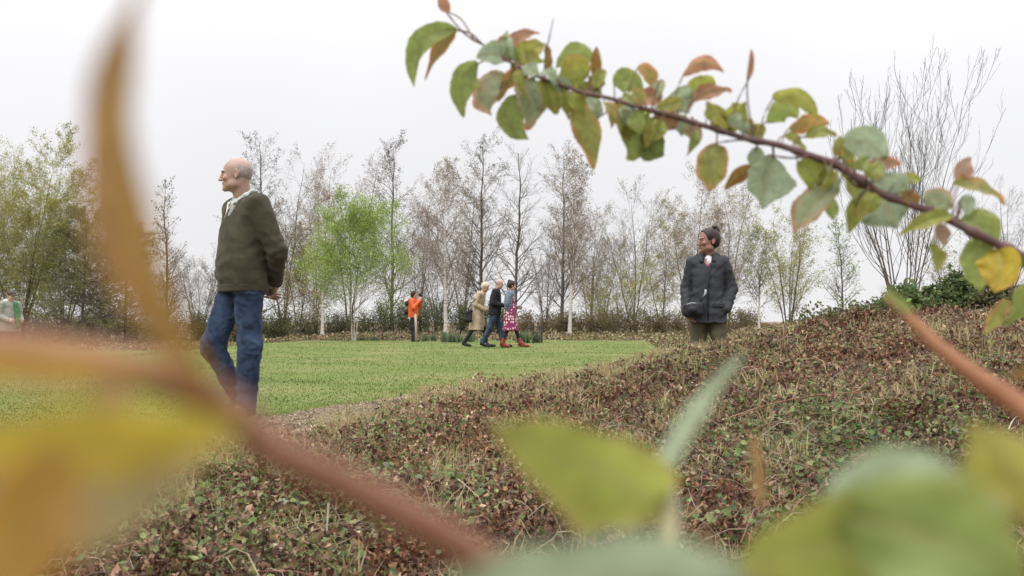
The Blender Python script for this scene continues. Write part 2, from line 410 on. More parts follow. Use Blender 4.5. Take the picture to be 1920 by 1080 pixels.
# arching bramble stems lying over the bank
bramble_stems = [((1330, 800), (1470, 745), (1640, 735), 5.2), ((1040, 870), (930, 790), (820, 850), 5.0), ((610, 930), (650, 1010), (690, 1080), 3.1),
                 ((1560, 760), (1575, 720), (1580, 790), 5.4), ((700, 860), (740, 850), (800, 830), 5.4), ((1230, 945), (1310, 925), (1400, 960), 3.6),
                 ((505, 960), (530, 900), (560, 1000), 3.3), ((1880, 850), (1900, 760), (1930, 800), 4.2)]
for j, (a, b, c_, d) in enumerate(bramble_stems):
    A, B, C = at(*a, d), at(*b, d * 1.08), at(*c_, d * 1.02)
    t = np.linspace(0, 1, 14)[:, None]
    Q = (1 - t) ** 2 * A + 2 * t * (1 - t) * (B + np.array([0, 0, .03])) + t * t * C
    zz = gz(Q[:, 0], Q[:, 1]); Q[:, 2] = np.maximum(Q[:, 2], zz + .02); Q[0, 2] = zz[0] - .01; Q[-1, 2] = zz[-1] - .01
    Q[1:-1, 2] = np.minimum(Q[1:-1, 2], zz[1:-1] + .13)
    V, F = tubes(Q[None], np.linspace(.0042, .0022, 14)[None], 6)
    o = mk('bramble_stem', V, F, M['wood'] if j % 3 else M['stem_red'], smooth=True)
    tag(o, ['long pale bare bramble stem arching over the bank right of the centre', 'pale bramble stem arching through the leaves below the lawn edge', 'thin pale stem crossing the leaves near the bottom left of the bank',
            'short reddish bramble stem standing in the bank below the evergreen bushes', 'short pale stem lying in dead leaves just below the lawn edge', 'pale curved stem lying between the blurred leaves at the bottom centre',
            'thin reddish bramble stem standing in the leaves at the lower left', 'pale stem arching at the right edge of the bank'][j], 'stem', 'loose bramble stems on the bank')

# ------------------------------------------------------------------ trees
def spawn(P, R, n, s0, s1, ang, lr, S2, up, r, rr=.55, wander=.12, taper=.25):
    """n children on each of the parent polylines"""
    N_, Sn, _ = P.shape; Nn = N_ * n
    pi_ = np.repeat(np.arange(N_), n)
    s = s0 + (s1 - s0) * ((np.tile(np.arange(n), N_) + r.uniform(0, 1, Nn)) / n)
    f = s * (Sn - 1); i0 = np.clip(f.astype(int), 0, Sn - 2); fr = (f - i0)[:, None]
    base = P[pi_, i0] * (1 - fr) + P[pi_, i0 + 1] * fr
    T = nrm(P[pi_, i0 + 1] - P[pi_, i0]); rad = R[pi_, i0] * (1 - fr[:, 0]) + R[pi_, i0 + 1] * fr[:, 0]
    plen = np.linalg.norm(np.diff(P, axis=1), axis=2).sum(1)[pi_]
    rv = r.normal(0, 1, (Nn, 3)); side = nrm(rv - (rv * T).sum(1, keepdims=True) * T)
    a = np.radians(ang) * r.uniform(.7, 1.3, Nn)[:, None]
    D = nrm(T * np.cos(a) + side * np.sin(a))
    L = plen * lr * (1.15 - .75 * s) * r.uniform(.6, 1.25, Nn)
    Q = np.zeros((Nn, S2, 3)); Q[:, 0] = base; d = D
    for k in range(1, S2):
        d = nrm(d + np.array([0, 0, up]) / (S2 - 1) + r.normal(0, wander, (Nn, 3)))
        Q[:, k] = Q[:, k - 1] + d * (L / (S2 - 1))[:, None]
    r0 = np.minimum(rad * rr, rad * .95)
    RR = r0[:, None] * np.linspace(1, taper, S2)[None]
    return Q, RR

def make_tree(name, px, ybase, ytop, d, style, label, seed, wide=1., leaf=None, base_z=None, group='bare trees along the far side', cat='tree', trunk_mat=None, twig_mat=None, lean=0.):
    r = np.random.default_rng(seed)
    X0 = (px - 960) / FPX * d
    z0 = float(gz(X0, d)) if base_z is None else base_z
    H = (CAMZ + (603 - ytop) / FPX * d - z0) * (.94 if d > 25 else 1)
    t = empty(name, (X0, d, z0 - .03)); tag(t, label, cat, group)
    st = dict(
        alder=dict(stems=1, spread=0, tr=.010, n=(46, 9, 6), a=(56, 45, 40), l=(.33, .45, .45), up=(.55, .3, .2), s0=.14),
        birch=dict(stems=1, spread=0, tr=.011, n=(34, 10, 9), a=(42, 40, 38), l=(.50, .45, .5), up=(.35, -.1, -.5), s0=.22),
        dense=dict(stems=6, spread=.30, tr=.0085, n=(17, 9, 7), a=(48, 44, 42), l=(.50, .48, .5), up=(.45, .3, .2), s0=.04),
        broad=dict(stems=3, spread=.22, tr=.0085, n=(17, 9, 7), a=(48, 44, 40), l=(.52, .48, .5), up=(.55, .4, .2), s0=.12),
        bush=dict(stems=8, spread=.4, tr=.008, n=(10, 8, 6), a=(40, 42, 40), l=(.5, .5, .5), up=(.3, .2, .1), s0=.08),
        coppice=dict(stems=9, spread=.26, tr=.0062, n=(14, 4, 3), a=(46, 30, 30), l=(.55, .5, .4), up=(1.7, 1.2, .8), s0=.1),
        spruce=dict(stems=1, spread=0, tr=.012, n=(70, 12, 7), a=(82, 50, 45), l=(.5, .38, .4), up=(.15, .0, -.1), s0=.04),
    )[style]
    ns = st['stems']; Sn = 12
    tt = np.linspace(0, 1, Sn)
    P = np.zeros((ns, Sn, 3)); R = np.zeros((ns, Sn))
    for i_ in range(ns):
        az = i_ * 2.4 + r.uniform(0, 1); sp = st['spread'] * H * wide * r.uniform(.35, 1) * (0 if ns == 1 else 1)
        hh = H * (1 if i_ == 0 else r.uniform(.66, .98))
        wx = np.cumsum(r.normal(0, .009 * H, Sn)); wy = np.cumsum(r.normal(0, .009 * H, Sn))
        P[i_, :, 0] = math.cos(az) * (sp * tt ** 1.3 + .02 * ns * (ns > 1)) + wx * tt + lean * H * tt
        P[i_, :, 1] = math.sin(az) * (sp * tt ** 1.3 + .02 * ns * (ns > 1)) + wy * tt
        P[i_, :, 2] = tt * hh
        R[i_] = H * st['tr'] * (1 if ns == 1 else r.uniform(.45, .8)) * ((1 - tt) ** .85 + .06)
    R[:, 0] *= 1.35
    n1, n2, n3 = st['n']; a1, a2, a3 = st['a']; l1, l2, l3 = st['l']; u1, u2, u3 = st['up']
    Q1, R1 = spawn(P, R, n1, st['s0'], .99, a1, l1 * wide, 7, u1, r, .42, .10)
    Q2, R2 = spawn(Q1, R1, n2, .12, 1, a2, l2, 5, u2, r, .6, .14)
    Q3, R3 = spawn(Q2, R2, n3, .1, 1, a3, l3, 4, u3, r, .7, .16)
    mn = d * 4.6e-5 * (1.05 if style != 'coppice' else 2.3)   # thinnest twig that still reads
    R1 = np.maximum(R1, mn * 1.5); R2 = np.maximum(R2, mn * 1.0); R3 = np.maximum(R3, mn * .78)
    V, F = tubes(P, R, 8); mk('trunk', V, F, trunk_mat or M['bark_dark'], t, smooth=True)
    Vc, Fc = join([tubes(Q1, R1, 4), tubes(Q2, R2, 3), tubes(Q3, R3, 3)])
    crown = mk('crown', Vc, Fc, twig_mat or M['twig_grey'], t)
    if leaf:
        pal, wts, cnt, sz, spr = leaf
        pts = Q3[:, 1:].reshape(-1, 3)
        if cnt > len(pts) * 3: pts = np.concatenate([pts, Q2[:, 1:].reshape(-1, 3)])
        ii = r.integers(0, len(pts), cnt)
        Pp = pts[ii] + r.normal(0, spr, (cnt, 3)); Pp = Pp[Pp[:, 2] > .1 * H * .3]; cnt = len(Pp)
        c = pick(pal, wts, cnt, .2, r)
        c *= (1 + .22 * wob(Pp[:, 0], Pp[:, 1], Pp[:, 2], 2.2, seed))[:, None]
        V, F, c = scatter(Pp, rand_rot(cnt, .7, r), r.uniform(.6, 1.3, cnt) * sz, LEAFQ, np.clip(c, .005, 1), None, .05)
        mk('foliage', V, F, M['foliage'], t, col=c)
    return t

OL = [(.28, .27, .06), (.36, .34, .085), (.38, .33, .13), (.20, .20, .05)]
GR = [(.24, .34, .07), (.32, .41, .10), (.40, .47, .15), (.16, .23, .055)]
RU = [(.27, .20, .15), (.33, .25, .19), (.22, .19, .10)]
DK = [(.17, .18, .06), (.22, .215, .08), (.26, .21, .11)]
BG = 'trees around the lawn'
T = make_tree
# far left
T('leafing_tree', 36, 600, 262, 46, 'dense', 'tall olive green leafing tree filling the left edge of the photo', 101, 1.15, (OL, [4, 4, 3, 3], 80000, .06, .07), twig_mat=M['twig_olive'], group=BG)
T('leafing_tree', -60, 600, 300, 48, 'dense', 'olive leafing tree cut by the left edge, behind the tall olive tree', 102, 1.2, (OL, [4, 4, 3, 3], 34000, .06, .08), twig_mat=M['twig_olive'], group=BG)
T('leafing_tree', 118, 600, 375, 50, 'dense', 'lower olive leafing tree between the tall olive tree and the dark conifer', 103, 1.1, (OL, [4, 4, 3, 3], 34000, .06, .08), twig_mat=M['twig_olive'], group=BG)
T('conifer', 155, 610, 372, 44, 'spruce', 'dark olive conifer with level branches and a dark trunk at the left', 104, 1.0, (DK, [4, 4, 2], 34000, .06, .05), twig_mat=M['twig_dark'], group=BG)
T('conifer', 235, 605, 400, 47, 'spruce', 'brownish conifer partly hidden by the blurred upright leaf', 105, .9, (DK + [(.17, .12, .06)], [2, 3, 2, 4], 26000, .06, .05), twig_mat=M['twig_olive'], group=BG)
T('young_tree', 312, 600, 322, 52, 'alder', 'thin young bare tree standing alone between the blurred leaf and the walking man', 106, .55, ([(.10, .09, .05), (.14, .12, .06)], [1, 1], 900, .09, .06), twig_mat=M['twig_dark'], group=BG)
T('bare_shrub', 372, 600, 438, 55, 'bush', 'low grey bare shrub just left of the walking man', 107, 1.0, None, twig_mat=M['twig_grey'], group=BG)
T('bare_shrub', 300, 600, 470, 57, 'bush', 'low bare shrub at the foot of the thin young tree', 108, 1.0, None, twig_mat=M['twig_olive'], group=BG)
T('alder', 487, 600, 236, 52, 'alder', 'tall narrow bare tree rising just behind the walking man\'s head', 109, .85, ([(.10, .08, .06)], [1], 2500, .07, .05), twig_mat=M['twig_grey'], group=BG)
T('bare_tree', 532, 600, 278, 55, 'broad', 'grey bare tree with upright limbs beside the tall narrow tree behind the man', 110, .8, (RU, [1, 1, 1], 2600, .07, .06), group=BG)
T('bare_tree', 592, 600, 292, 56, 'broad', 'bare tree with fine pinkish grey twigs left of the bright green tree', 111, .8, (RU, [1, 1, 1], 4000, .07, .06), twig_mat=M['twig_russet'], group=BG)
T('bare_tree', 655, 600, 288, 57, 'broad', 'bare tree rising straight above the bright green tree', 112, .75, (RU, [1, 1, 1], 4000, .07, .06), twig_mat=M['twig_russet'], group=BG)
T('budding_tree', 560, 600, 420, 47, 'broad', 'lower tree with olive brown buds between the man and the bright green tree', 113, .9, ([(.22, .19, .07), (.17, .16, .05), (.25, .17, .08)], [1, 1, 1], 9000, .07, .07), twig_mat=M['twig_olive'], group=BG)
T('birch', 605, 635, 345, 44, 'birch', 'birch with a white trunk at the left side of the bright green tree', 114, .62, (RU, [1, 1, 1], 3000, .06, .06), trunk_mat=M['birch'], twig_mat=M['twig_russet'], group=BG)
gt = T('green_tree', 664, 640, 392, 37, 'broad', 'bright fresh green tree in full leaf with several pale stems', 115, 1.25, (GR, [4, 4, 3, 3], 42000, .055, .09), trunk_mat=M['birch'], twig_mat=M['twig_olive'], group=BG)
T('alder', 735, 600, 250, 54, 'alder', 'tall bare conical tree just right of the bright green tree', 116, .95, ([(.10, .08, .06)], [1], 3500, .07, .05), group=BG, twig_mat=M['twig_grey'])
T('bare_tree', 785, 600, 352, 57, 'broad', 'lower russet bare tree behind the person in orange', 117, .9, (RU, [1, 1, 1], 4500, .07, .06), twig_mat=M['twig_russet'], group=BG)
T('birch', 836, 632, 300, 46, 'birch', 'birch with a white trunk between the person in orange and the three walkers', 118, .8, (RU, [1, 1, 1], 7000, .06, .06), trunk_mat=M['birch'], twig_mat=M['twig_russet'], group=BG)
T('bare_tree', 868, 600, 310, 55, 'broad', 'russet bare tree right behind the white birch trunk near the three walkers', 119, .85, (RU, [1, 1, 1], 4000, .07, .06), twig_mat=M['twig_russet'], group=BG)
T('alder', 902, 600, 243, 53, 'alder', 'tall bare tree with a dark trunk rising above the person in the beige coat', 120, .9, ([(.10, .08, .06)], [1], 3500, .07, .05), group=BG, twig_mat=M['twig_grey'])
T('alder', 966, 600, 262, 52, 'alder', 'tall thin dark trunked bare tree rising above the spotted dress', 121, .85, None, group=BG, twig_mat=M['twig_grey'])
T('bare_tree', 1022, 600, 425, 56, 'broad', 'low dark bare tree between the spotted dress and the dark straight trunk', 122, .95, None, group=BG, twig_mat=M['twig_dark'])
T('alder', 1053, 600, 262, 51, 'alder', 'tall bare tree with a straight dark trunk beside the leaning white birch', 123, .85, ([(.16, .10, .06)], [1], 3500, .06, .05), group=BG, twig_mat=M['twig_grey'])
T('birch', 1068, 630, 300, 45, 'birch', 'leaning white birch with russet twigs standing at the lawn edge right of the walkers', 124, .72, (RU, [1, 1, 1], 7000, .06, .06), trunk_mat=M['birch'], twig_mat=M['twig_russet'], lean=.05, group=BG)
T('bare_tree', 1186, 600, 345, 50, 'broad', 'broad dark bare tree standing alone between the leaning birch and the woman', 125, 1.05, (OL, [1, 1, 1, 1], 1500, .07, .05), group=BG, twig_mat=M['twig_dark'])
T('bare_shrub', 1160, 600, 500, 48, 'bush', 'low greenish shrub at the foot of the broad dark bare tree', 126, 1.2, (OL, [1, 1, 1, 1], 4000, .07, .08), group=BG, twig_mat=M['twig_olive'])
T('bare_tree', 1295, 600, 325, 53, 'broad', 'dense russet bare tree directly behind the woman in the dark coat', 127, .9, (RU, [1, 1, 1], 9000, .07, .07), twig_mat=M['twig_russet'], group=BG)
T('bare_tree', 1365, 600, 335, 55, 'broad', 'russet bare tree over the right shoulder of the woman in the dark coat', 128, .9, (RU + OL[:2], [1, 1, 1, 1, 1], 8000, .07, .07), twig_mat=M['twig_russet'], group=BG)
T('bare_tree', 1240, 600, 400, 56, 'broad', 'olive tinged bare tree left of the woman in the dark coat', 129, .9, (OL, [1, 1, 1, 1], 6000, .07, .07), twig_mat=M['twig_olive'], group=BG)
T('birch', 1423, 610, 420, 40, 'birch', 'small birch with a thin white stem and yellow green buds right of the woman', 130, .8, ([(.24, .28, .07), (.2, .2, .08)], [1, 1], 2600, .06, .06), trunk_mat=M['birch'], twig_mat=M['twig_grey'], group=BG)
T('bare_tree', 1478, 600, 385, 44, 'bush', 'many stemmed olive tree right of the small birch', 131, .8, (OL + [(.26, .3, .08)], [1, 2, 2, 1, 2], 9000, .06, .06), twig_mat=M['twig_olive'], group=BG)
T('bare_tree', 1580, 560, 400, 30, 'alder', 'thin bare tree with a few green leaves left of the large upright bare tree', 132, .8, ([(.2, .3, .08)], [1], 700, .06, .06), twig_mat=M['twig_dark'], group=BG)
T('coppiced_tree', 1695, 545, 150, 17, 'coppice', 'large bare tree with long upright shoots behind the branch at the right', 133, 1.05, None, twig_mat=M['twig_black'], trunk_mat=M['bark_dark'], group=BG)
T('bare_tree', 1880, 540, 330, 30, 'bush', 'thin dark bare tree at the right edge beyond the bank', 134, .8, None, twig_mat=M['twig_dark'], group=BG)
T('bare_tree', 1790, 545, 395, 34, 'bush', 'faint bare shrub between the large upright tree and the right edge', 135, .8, (OL, [1, 1, 1, 1], 1500, .06, .06), twig_mat=M['twig_grey'], group=BG)

for q, (px_, yt, d_, sd, m_) in enumerate([(425, 430, 58, 141, 'twig_grey'), (822, 430, 59, 143, 'twig_russet'), (1105, 390, 59, 145, 'twig_russet'), (1335, 380, 60, 146, 'twig_grey'), (1130, 440, 58, 147, 'twig_dark'), ]):
    T('bare_shrub', px_, 600, yt, d_, 'bush' if q % 2 else 'broad', ['grey thicket right behind the walking man', 'russet thicket behind the first white birch trunk', 'russet thicket just behind the leaning birch', 'tall grey thicket above the head of the woman in the dark coat', 'dark thicket between the leaning birch and the broad dark tree'][q], sd, 1.0, (RU, [1, 1, 1], 2500, .07, .06), twig_mat=M[m_], group=BG)

# hedges
def hedge(x0, x1, Y, h, pal, w, n, label, twm, seed, depth=1.2, sz=.075):
    r = np.random.default_rng(seed); X0 = (x0 - 960) / FPX * Y; X1 = (x1 - 960) / FPX * Y
    t = empty('hedge', ((X0 + X1) / 2, Y, float(gz((X0 + X1) / 2, Y)))); tag(t, label, 'hedge', 'hedges beyond the lawn')
    cx = (X0 + X1) / 2; L = X1 - X0
    m = int(L * 26)
    B = np.stack([r.uniform(-L / 2, L / 2, m), r.uniform(-depth / 2, depth / 2, m), np.full(m, -.1)], -1)
    Pp = np.zeros((m, 5, 3)); Pp[:, 0] = B; dd = nrm(np.stack([r.normal(0, .3, m), r.normal(0, .3, m), np.ones(m)], -1))
    hm = h * (1 + .14 * wob(B[:, 0], B[:, 0] * 0, 0, 1.1, seed)) * r.uniform(.8, 1.15, m)
    for k in range(1, 5):
        Pp[:, k] = Pp[:, k - 1] + dd * (hm / 4)[:, None]; dd = nrm(dd + r.normal(0, .18, (m, 3)))
    R = np.full((m, 5), .012) * np.linspace(1, .5, 5)
    q, rq = spawn(Pp, R, 7, .15, 1, 50, .35, 3, .3, r)
    rq = np.maximum(rq, .005)
    V, F = join([tubes(Pp, R, 3), tubes(q, rq, 3)]); mk('branches', V, F, twm, t)
    pts = q.reshape(-1, 3); ii = r.integers(0, len(pts), n); P_ = pts[ii] + r.normal(0, .09, (n, 3)); P_ = P_[P_[:, 2] > 0]; n = len(P_)
    c = pick(pal, w, n, .2, r) * (1 + .25 * wob(P_[:, 0], P_[:, 1], P_[:, 2], 1.5, seed))[:, None]
    V, F, c = scatter(P_, rand_rot(n, .8, r), r.uniform(.6, 1.3, n) * sz, LEAFQ, np.clip(c, .005, 1), None, .05)
    mk('foliage', V, F, M['foliage'], t, col=c)
HG = [(.09, .11, .035), (.14, .15, .05), (.18, .15, .07), (.06, .07, .03)]
HB = [(.17, .12, .07), (.22, .16, .09), (.13, .10, .05), (.13, .14, .05)]
hedge(-60, 330, 51, 1.35, HG + [(.2, .15, .07)], [2, 3, 3, 2, 3], 25500, 'olive brown hedge under the trees at the far left', M['twig_olive'], 201)
hedge(330, 700, 50, 1.55, HG, [4, 4, 2, 3], 27200, 'dark green hedge behind the walking man and the bright green tree', M['twig_dark'], 202)
hedge(703, 955, 50, 1.6, HG + [(.08, .16, .06)], [3, 4, 2, 2, 3], 20400, 'green hedge behind the person in orange and the three walkers', M['twig_dark'], 203)
hedge(960, 1420, 50, 1.2, HB, [4, 4, 3, 2], 28900, 'low brown clipped hedge right of the three walkers', M['twig_olive'], 204)

# evergreen bushes on the bank
def bush(px, ytop, d, wpx, label, seed, pal, n, sz=.055, drop=.9):
    r = np.random.default_rng(seed); X0 = (px - 960) / FPX * d; z0 = float(gz(X0, d))
    H = max(.35, CAMZ + (603 - ytop) / FPX * d - z0); W = wpx / 2 / FPX * d
    t = empty('evergreen_bush', (X0, d, z0)); tag(t, label, 'bush', 'evergreen bushes at the top of the bank')
    m = 40; az = r.uniform(0, 2 * PI, m); el = r.uniform(.15, 1.5, m)
    E = np.stack([np.cos(az) * np.cos(el) * W, np.sin(az) * np.cos(el) * W * .8, np.sin(el) * H], -1) * r.uniform(.6, .95, (m, 1))
    tt = np.linspace(0, 1, 5)[None, :, None]
    Pp = E[:, None] * tt + np.array([0, 0, .1]) * np.sin(tt * PI) + r.normal(0, .02, (m, 5, 3)); Pp[:, 0, 2] = -.05
    V, F = tubes(Pp, np.linspace(.015, .004, 5)[None].repeat(m, 0), 5); mk('branches', V, F, M['bark_dark'], t)
    # leaf clumps
    nc = 70; az = r.uniform(0, 2 * PI, nc); el = np.arcsin(r.uniform(.0, 1, nc)); rad = r.uniform(.55, 1.02, nc)
    C = np.stack([np.cos(az) * np.cos(el) * W, np.sin(az) * np.cos(el) * W * .8, np.sin(el) * H * .92], -1) * rad[:, None]
    cs = r.uniform(.07, .17, nc) * (W + H) / 1.2; tone = r.uniform(.6, 1.35, nc)
    k = r.integers(0, nc, n); P_ = C[k] + nrm(r.normal(0, 1, (n, 3))) * (cs[k] * r.uniform(.4, 1.1, n))[:, None]
    ok = P_[:, 2] > -.05; P_ = P_[ok]; k = k[ok]; n = len(P_)
    c = pick(pal, [1] * len(pal), n, .2, r) * tone[k][:, None]
    V, F, c = scatter(P_, rand_rot(n, .7, r), r.uniform(.6, 1.3, n) * sz, LEAF5, np.clip(c, .005, 1), r.uniform(0, 2, n), .05)
    mk('foliage', V, F, M['foliage'], t, col=c)
EG = [(.08, .125, .04), (.12, .165, .05), (.16, .19, .07), (.055, .08, .03)]
EO = [(.12, .14, .045), (.16, .17, .06), (.15, .12, .07), (.08, .09, .035)]
bush(1545, 568, 12.2, 190, 'low mossy green bush at the left end of the evergreen row', 301, EO, 6500, .045)
bush(1640, 548, 12.6, 170, 'mid green bush at the foot of the large upright bare tree', 302, EG + EO, 6500, .05)
bush(1720, 530, 13, 190, 'leafy green bush in the middle of the evergreen row', 303, EG, 8000, .06)
bush(1800, 512, 13.4, 170, 'tallest dark evergreen bush of the row on the bank', 304, EG, 8000, .06)
bush(1890, 522, 13, 170, 'olive brown bush nearest the right edge', 305, EO, 6500, .05)
bush(1700, 553, 10.8, 90, 'small bright green leafy plant just over the top of the bank', 306, [(.14, .25, .04), (.10, .18, .03)], 1800, .06)

# grey green spring bulbs behind the walkers, tree guard, stake
def bulb_row(px, d, wpx, hh, names, seed):
    r = np.random.default_rng(seed); k = len(names)
    for q, lab in enumerate(names):
        X0 = (px + wpx * ((q + .5) / k - .5) - 960) / FPX * d + r.normal(0, .03); Y0 = d + r.uniform(-.3, .3); n = int(wpx * 6 / k) + 30
        a_ = r.uniform(0, 2 * PI, n); ra = np.abs(r.normal(0, .085, n))
        P_ = np.stack([np.cos(a_) * ra, np.sin(a_) * ra, np.full(n, -.02)], -1)
        c = pick([(.12, .17, .10), (.16, .21, .13), (.20, .24, .12)], [2, 2, 1], n, .15, r)
        V, F, c = blades(P_, r.uniform(.6, 1.1, n) * hh, r.uniform(.014, .03, n), c, .35, seed + q)
        o = mk('bulb_plant', V, F, M['blade'], col=c); o.location = (X0, Y0, float(gz(X0, Y0)) + .01)
        tag(o, lab, 'plant', 'grey green bulb clumps at the far lawn edge')
bulb_row(855, 34, 60, .42, ['grey green bulb clump right of the white birch trunk', 'grey green bulb clump just left of the dark handbag', 'grey green bulb clump behind the rear boot of the beige coat', 'grey green bulb clump behind the hem of the beige coat'], 1)
bulb_row(990, 33, 44, .48, ['grey green bulb clump behind the red boots', 'grey green bulb clump between the red boots and the tree guard', 'grey green bulb clump touching the tree guard'], 2)
bulb_row(803, 36, 34, .3, ['low bulb clump just right of the wooden stake', 'low bulb clump halfway between the stake and the white birch trunk'], 3)
bulb_row(690, 37.4, 44, .2, ['low clump of leaves at the foot of the bright green tree', 'low clump of leaves right of the stems of the bright green tree'], 4)

def tube_obj(name, pts, rad, mat, parent=None, k=8, smooth=True):
    P_ = np.array(pts, float)[None]; R = np.full(P_.shape[:2], rad) if np.isscalar(rad) else np.array(rad)[None]
    V, F = tubes(P_, R, k); m_ = len(P_[0])
    caps = [F, np.arange(k)[None, ::-1], (np.arange(k) + (m_ - 1) * k)[None]]
    return mk(name, V, caps, mat, parent, smooth=smooth)

X0 = (1008 - 960) / FPX * 33
tg = empty('tree_guard', (X0, 33, 0)); tag(tg, 'small dark tree guard of upright posts on the lawn right of the walkers', 'tree guard')
for dx, dy in ((-.13, -.12), (.13, -.12), (-.13, .12), (.13, .12)):
    tube_obj('post', [(dx, dy, -.05), (dx, dy, .56)], .024, M['post'], tg, 6, False)
for z in (.16, .34, .52):
    tube_obj('rail', [(-.13, -.15, z), (.13, -.15, z), (.15, -.13, z), (.15, .13, z), (.13, .15, z), (-.13, .15, z), (-.15, .13, z), (-.15, -.13, z), (-.13, -.15, z)], .012, M['post'], tg, 5, False)
X0 = (782 - 960) / FPX * 34.3
tag(tube_obj('wooden_stake', [(X0 - .02, 34.3, -.03), (X0 - .03, 34.3, .5), (X0 - .06, 34.3, .92)], [.045, .04, .036], M['wood']), 'pale upright wooden stake in front of the person in orange', 'stake')

# ------------------------------------------------------------------ solid modelling field for people
class Field:
    def __init__(s, lo, hi, h, fine=()):
        ax = []
        for i in range(3):
            pts = [lo[i]]
            while pts[-1] < hi[i]:
                hh = h
                for f in fine:
                    if f[i] and f[i][0] <= pts[-1] <= f[i][1]: hh = min(hh, f[3])
                pts.append(pts[-1] + hh)
            ax.append(np.array(pts, np.float32))
        s.ax = ax; s.h = h
        s.D = np.full([len(a) for a in ax], .12, np.float32)
    def box(s, lo, hi):
        sl = []
        for i in range(3):
            a = np.searchsorted(s.ax[i], lo[i]); b = np.searchsorted(s.ax[i], hi[i])
            sl.append(slice(max(a - 1, 0), b + 1))
        sl = tuple(sl)
        X, Y, Z = np.meshgrid(s.ax[0][sl[0]], s.ax[1][sl[1]], s.ax[2][sl[2]], indexing='ij')
        return sl, X, Y, Z
    def put(s, sl, d, k):
        a = s.D[sl]
        if k >= 0:
            h = np.maximum(k - np.abs(a - d), 0) / max(k, 1e-6); s.D[sl] = np.minimum(a, d) - h * h * k / 4
        else:      # smooth subtraction
            k = -k; b = -d; h = np.maximum(k - np.abs(a - b), 0) / k; s.D[sl] = np.maximum(a, b) + h * h * k / 4
    def cone(s, a, b, ra, rb, k=.02, flat=None):
        a = np.array(a, float); b = np.array(b, float); m = max(ra, rb) + abs(k) + .03
        sl, X, Y, Z = s.box(np.minimum(a, b) - m, np.maximum(a, b) + m)
        if X.size == 0: return s
        d = b - a; L = max(d @ d, 1e-9)
        t = np.clip(((X - a[0]) * d[0] + (Y - a[1]) * d[1] + (Z - a[2]) * d[2]) / L, 0, 1)
        q = np.sqrt((X - a[0] - t * d[0]) ** 2 + (Y - a[1] - t * d[1]) ** 2 + (Z - a[2] - t * d[2]) ** 2) - (ra + (rb - ra) * t)
        s.put(sl, q, k); return s
    def path(s, pts, rad, k=.03):
        for i in range(len(pts) - 1): s.cone(pts[i], pts[i + 1], rad[i], rad[i + 1], k)
        return s
    def ell(s, c, r, k=.02, T=None, rot=None):
        """T = (origin, 3x3) local frame; rot = extra rotation matrix"""
        c = np.array(c, float); r = np.array(r, float)
        O = np.zeros(3); Rm = np.eye(3)
        if T is not None: O, Rm = T
        wc = O + Rm @ c; R2 = Rm if rot is None else Rm @ rot
        m = r.max() + abs(k) + .025
        sl, X, Y, Z = s.box(wc - m, wc + m)
        if X.size == 0: return s
        P = [X - wc[0], Y - wc[1], Z - wc[2]]
        L = [R2[0, i] * P[0] + R2[1, i] * P[1] + R2[2, i] * P[2] for i in range(3)]
        k0 = np.sqrt(sum((L[i] / r[i]) ** 2 for i in range(3))); k1 = np.sqrt(sum((L[i] / r[i] ** 2) ** 2 for i in range(3)))
        s.put(sl, k0 * (k0 - 1) / np.maximum(k1, 1e-6), k); return s
    def loft(s, sec, k=.03, p=2.3):
        """sec rows: z, cx, cy, rx, ry"""
        sec = np.array(sorted(sec), float); z0, z1 = sec[0, 0], sec[-1, 0]; m = sec[:, 3:].max() + .06
        lo = np.array([sec[:, 1].min() - m, sec[:, 2].min() - m, z0 - .05]); hi = np.array([sec[:, 1].max() + m, sec[:, 2].max() + m, z1 + .05])
        sl, X, Y, Z = s.box(lo, hi)
        zz = Z[0, 0]; v = [np.interp(zz, sec[:, 0], sec[:, i]) for i in range(1, 5)]
        # soften the kinks between sections
        ker = np.hanning(11); ker /= ker.sum()
        if len(zz) > 12: v = [np.convolve(np.pad(q, 5, 'edge'), ker, 'valid') for q in v]
        ax_, ay_ = np.abs(X - v[0]) / v[2], np.abs(Y - v[1]) / v[3]
        d = ((ax_ ** p + ay_ ** p) ** (1 / p) - 1) * np.minimum(v[2], v[3])
        d = np.maximum(d, np.maximum(z0 - Z, Z - z1)); s.put(sl, d, k); return s
    def cut(s, n, o, k=.012):
        """remove everything on the side n points to"""
        n = nrm(np.array(n, float)); X, Y, Z = np.meshgrid(*s.ax, indexing='ij', sparse=True)
        d = (X - o[0]) * n[0] + (Y - o[1]) * n[1] + (Z - o[2]) * n[2]
        h = np.maximum(k - np.abs(s.D - d), 0) / k; s.D = (np.maximum(s.D, d) + h * h * k / 4).astype(np.float32); return s
    def folds(s, amp, f, seed=0, sq=(1, 1, .5), rid=.6):
        X, Y, Z = np.meshgrid(*s.ax, indexing='ij', sparse=True)
        n = wob(X * sq[0], Y * sq[1], Z * sq[2], f, seed); n2 = wob(X * sq[0], Y * sq[1], Z * sq[2] * 2, f * 1.9, seed + 1)
        s.D = (s.D + amp * ((1 - rid) * n + rid * (np.abs(n2) * 1.4 - .5))).astype(np.float32); return s
    def wrinkle(s, c, r, d, freq, amp, seed=0):
        """soft creases across direction d, near point c"""
        c = np.array(c, float); sl, X, Y, Z = s.box(c - 2 * r, c + 2 * r); d = nrm(np.array(d, float))
        q = (X - c[0]) * d[0] + (Y - c[1]) * d[1] + (Z - c[2]) * d[2]
        g = np.exp(-((X - c[0]) ** 2 + (Y - c[1]) ** 2 + (Z - c[2]) ** 2) / r ** 2)
        s.D[sl] += (amp * g * np.sin(q * freq + 2.2 * wob(X, Y, Z, 9, seed))).astype(np.float32); return s
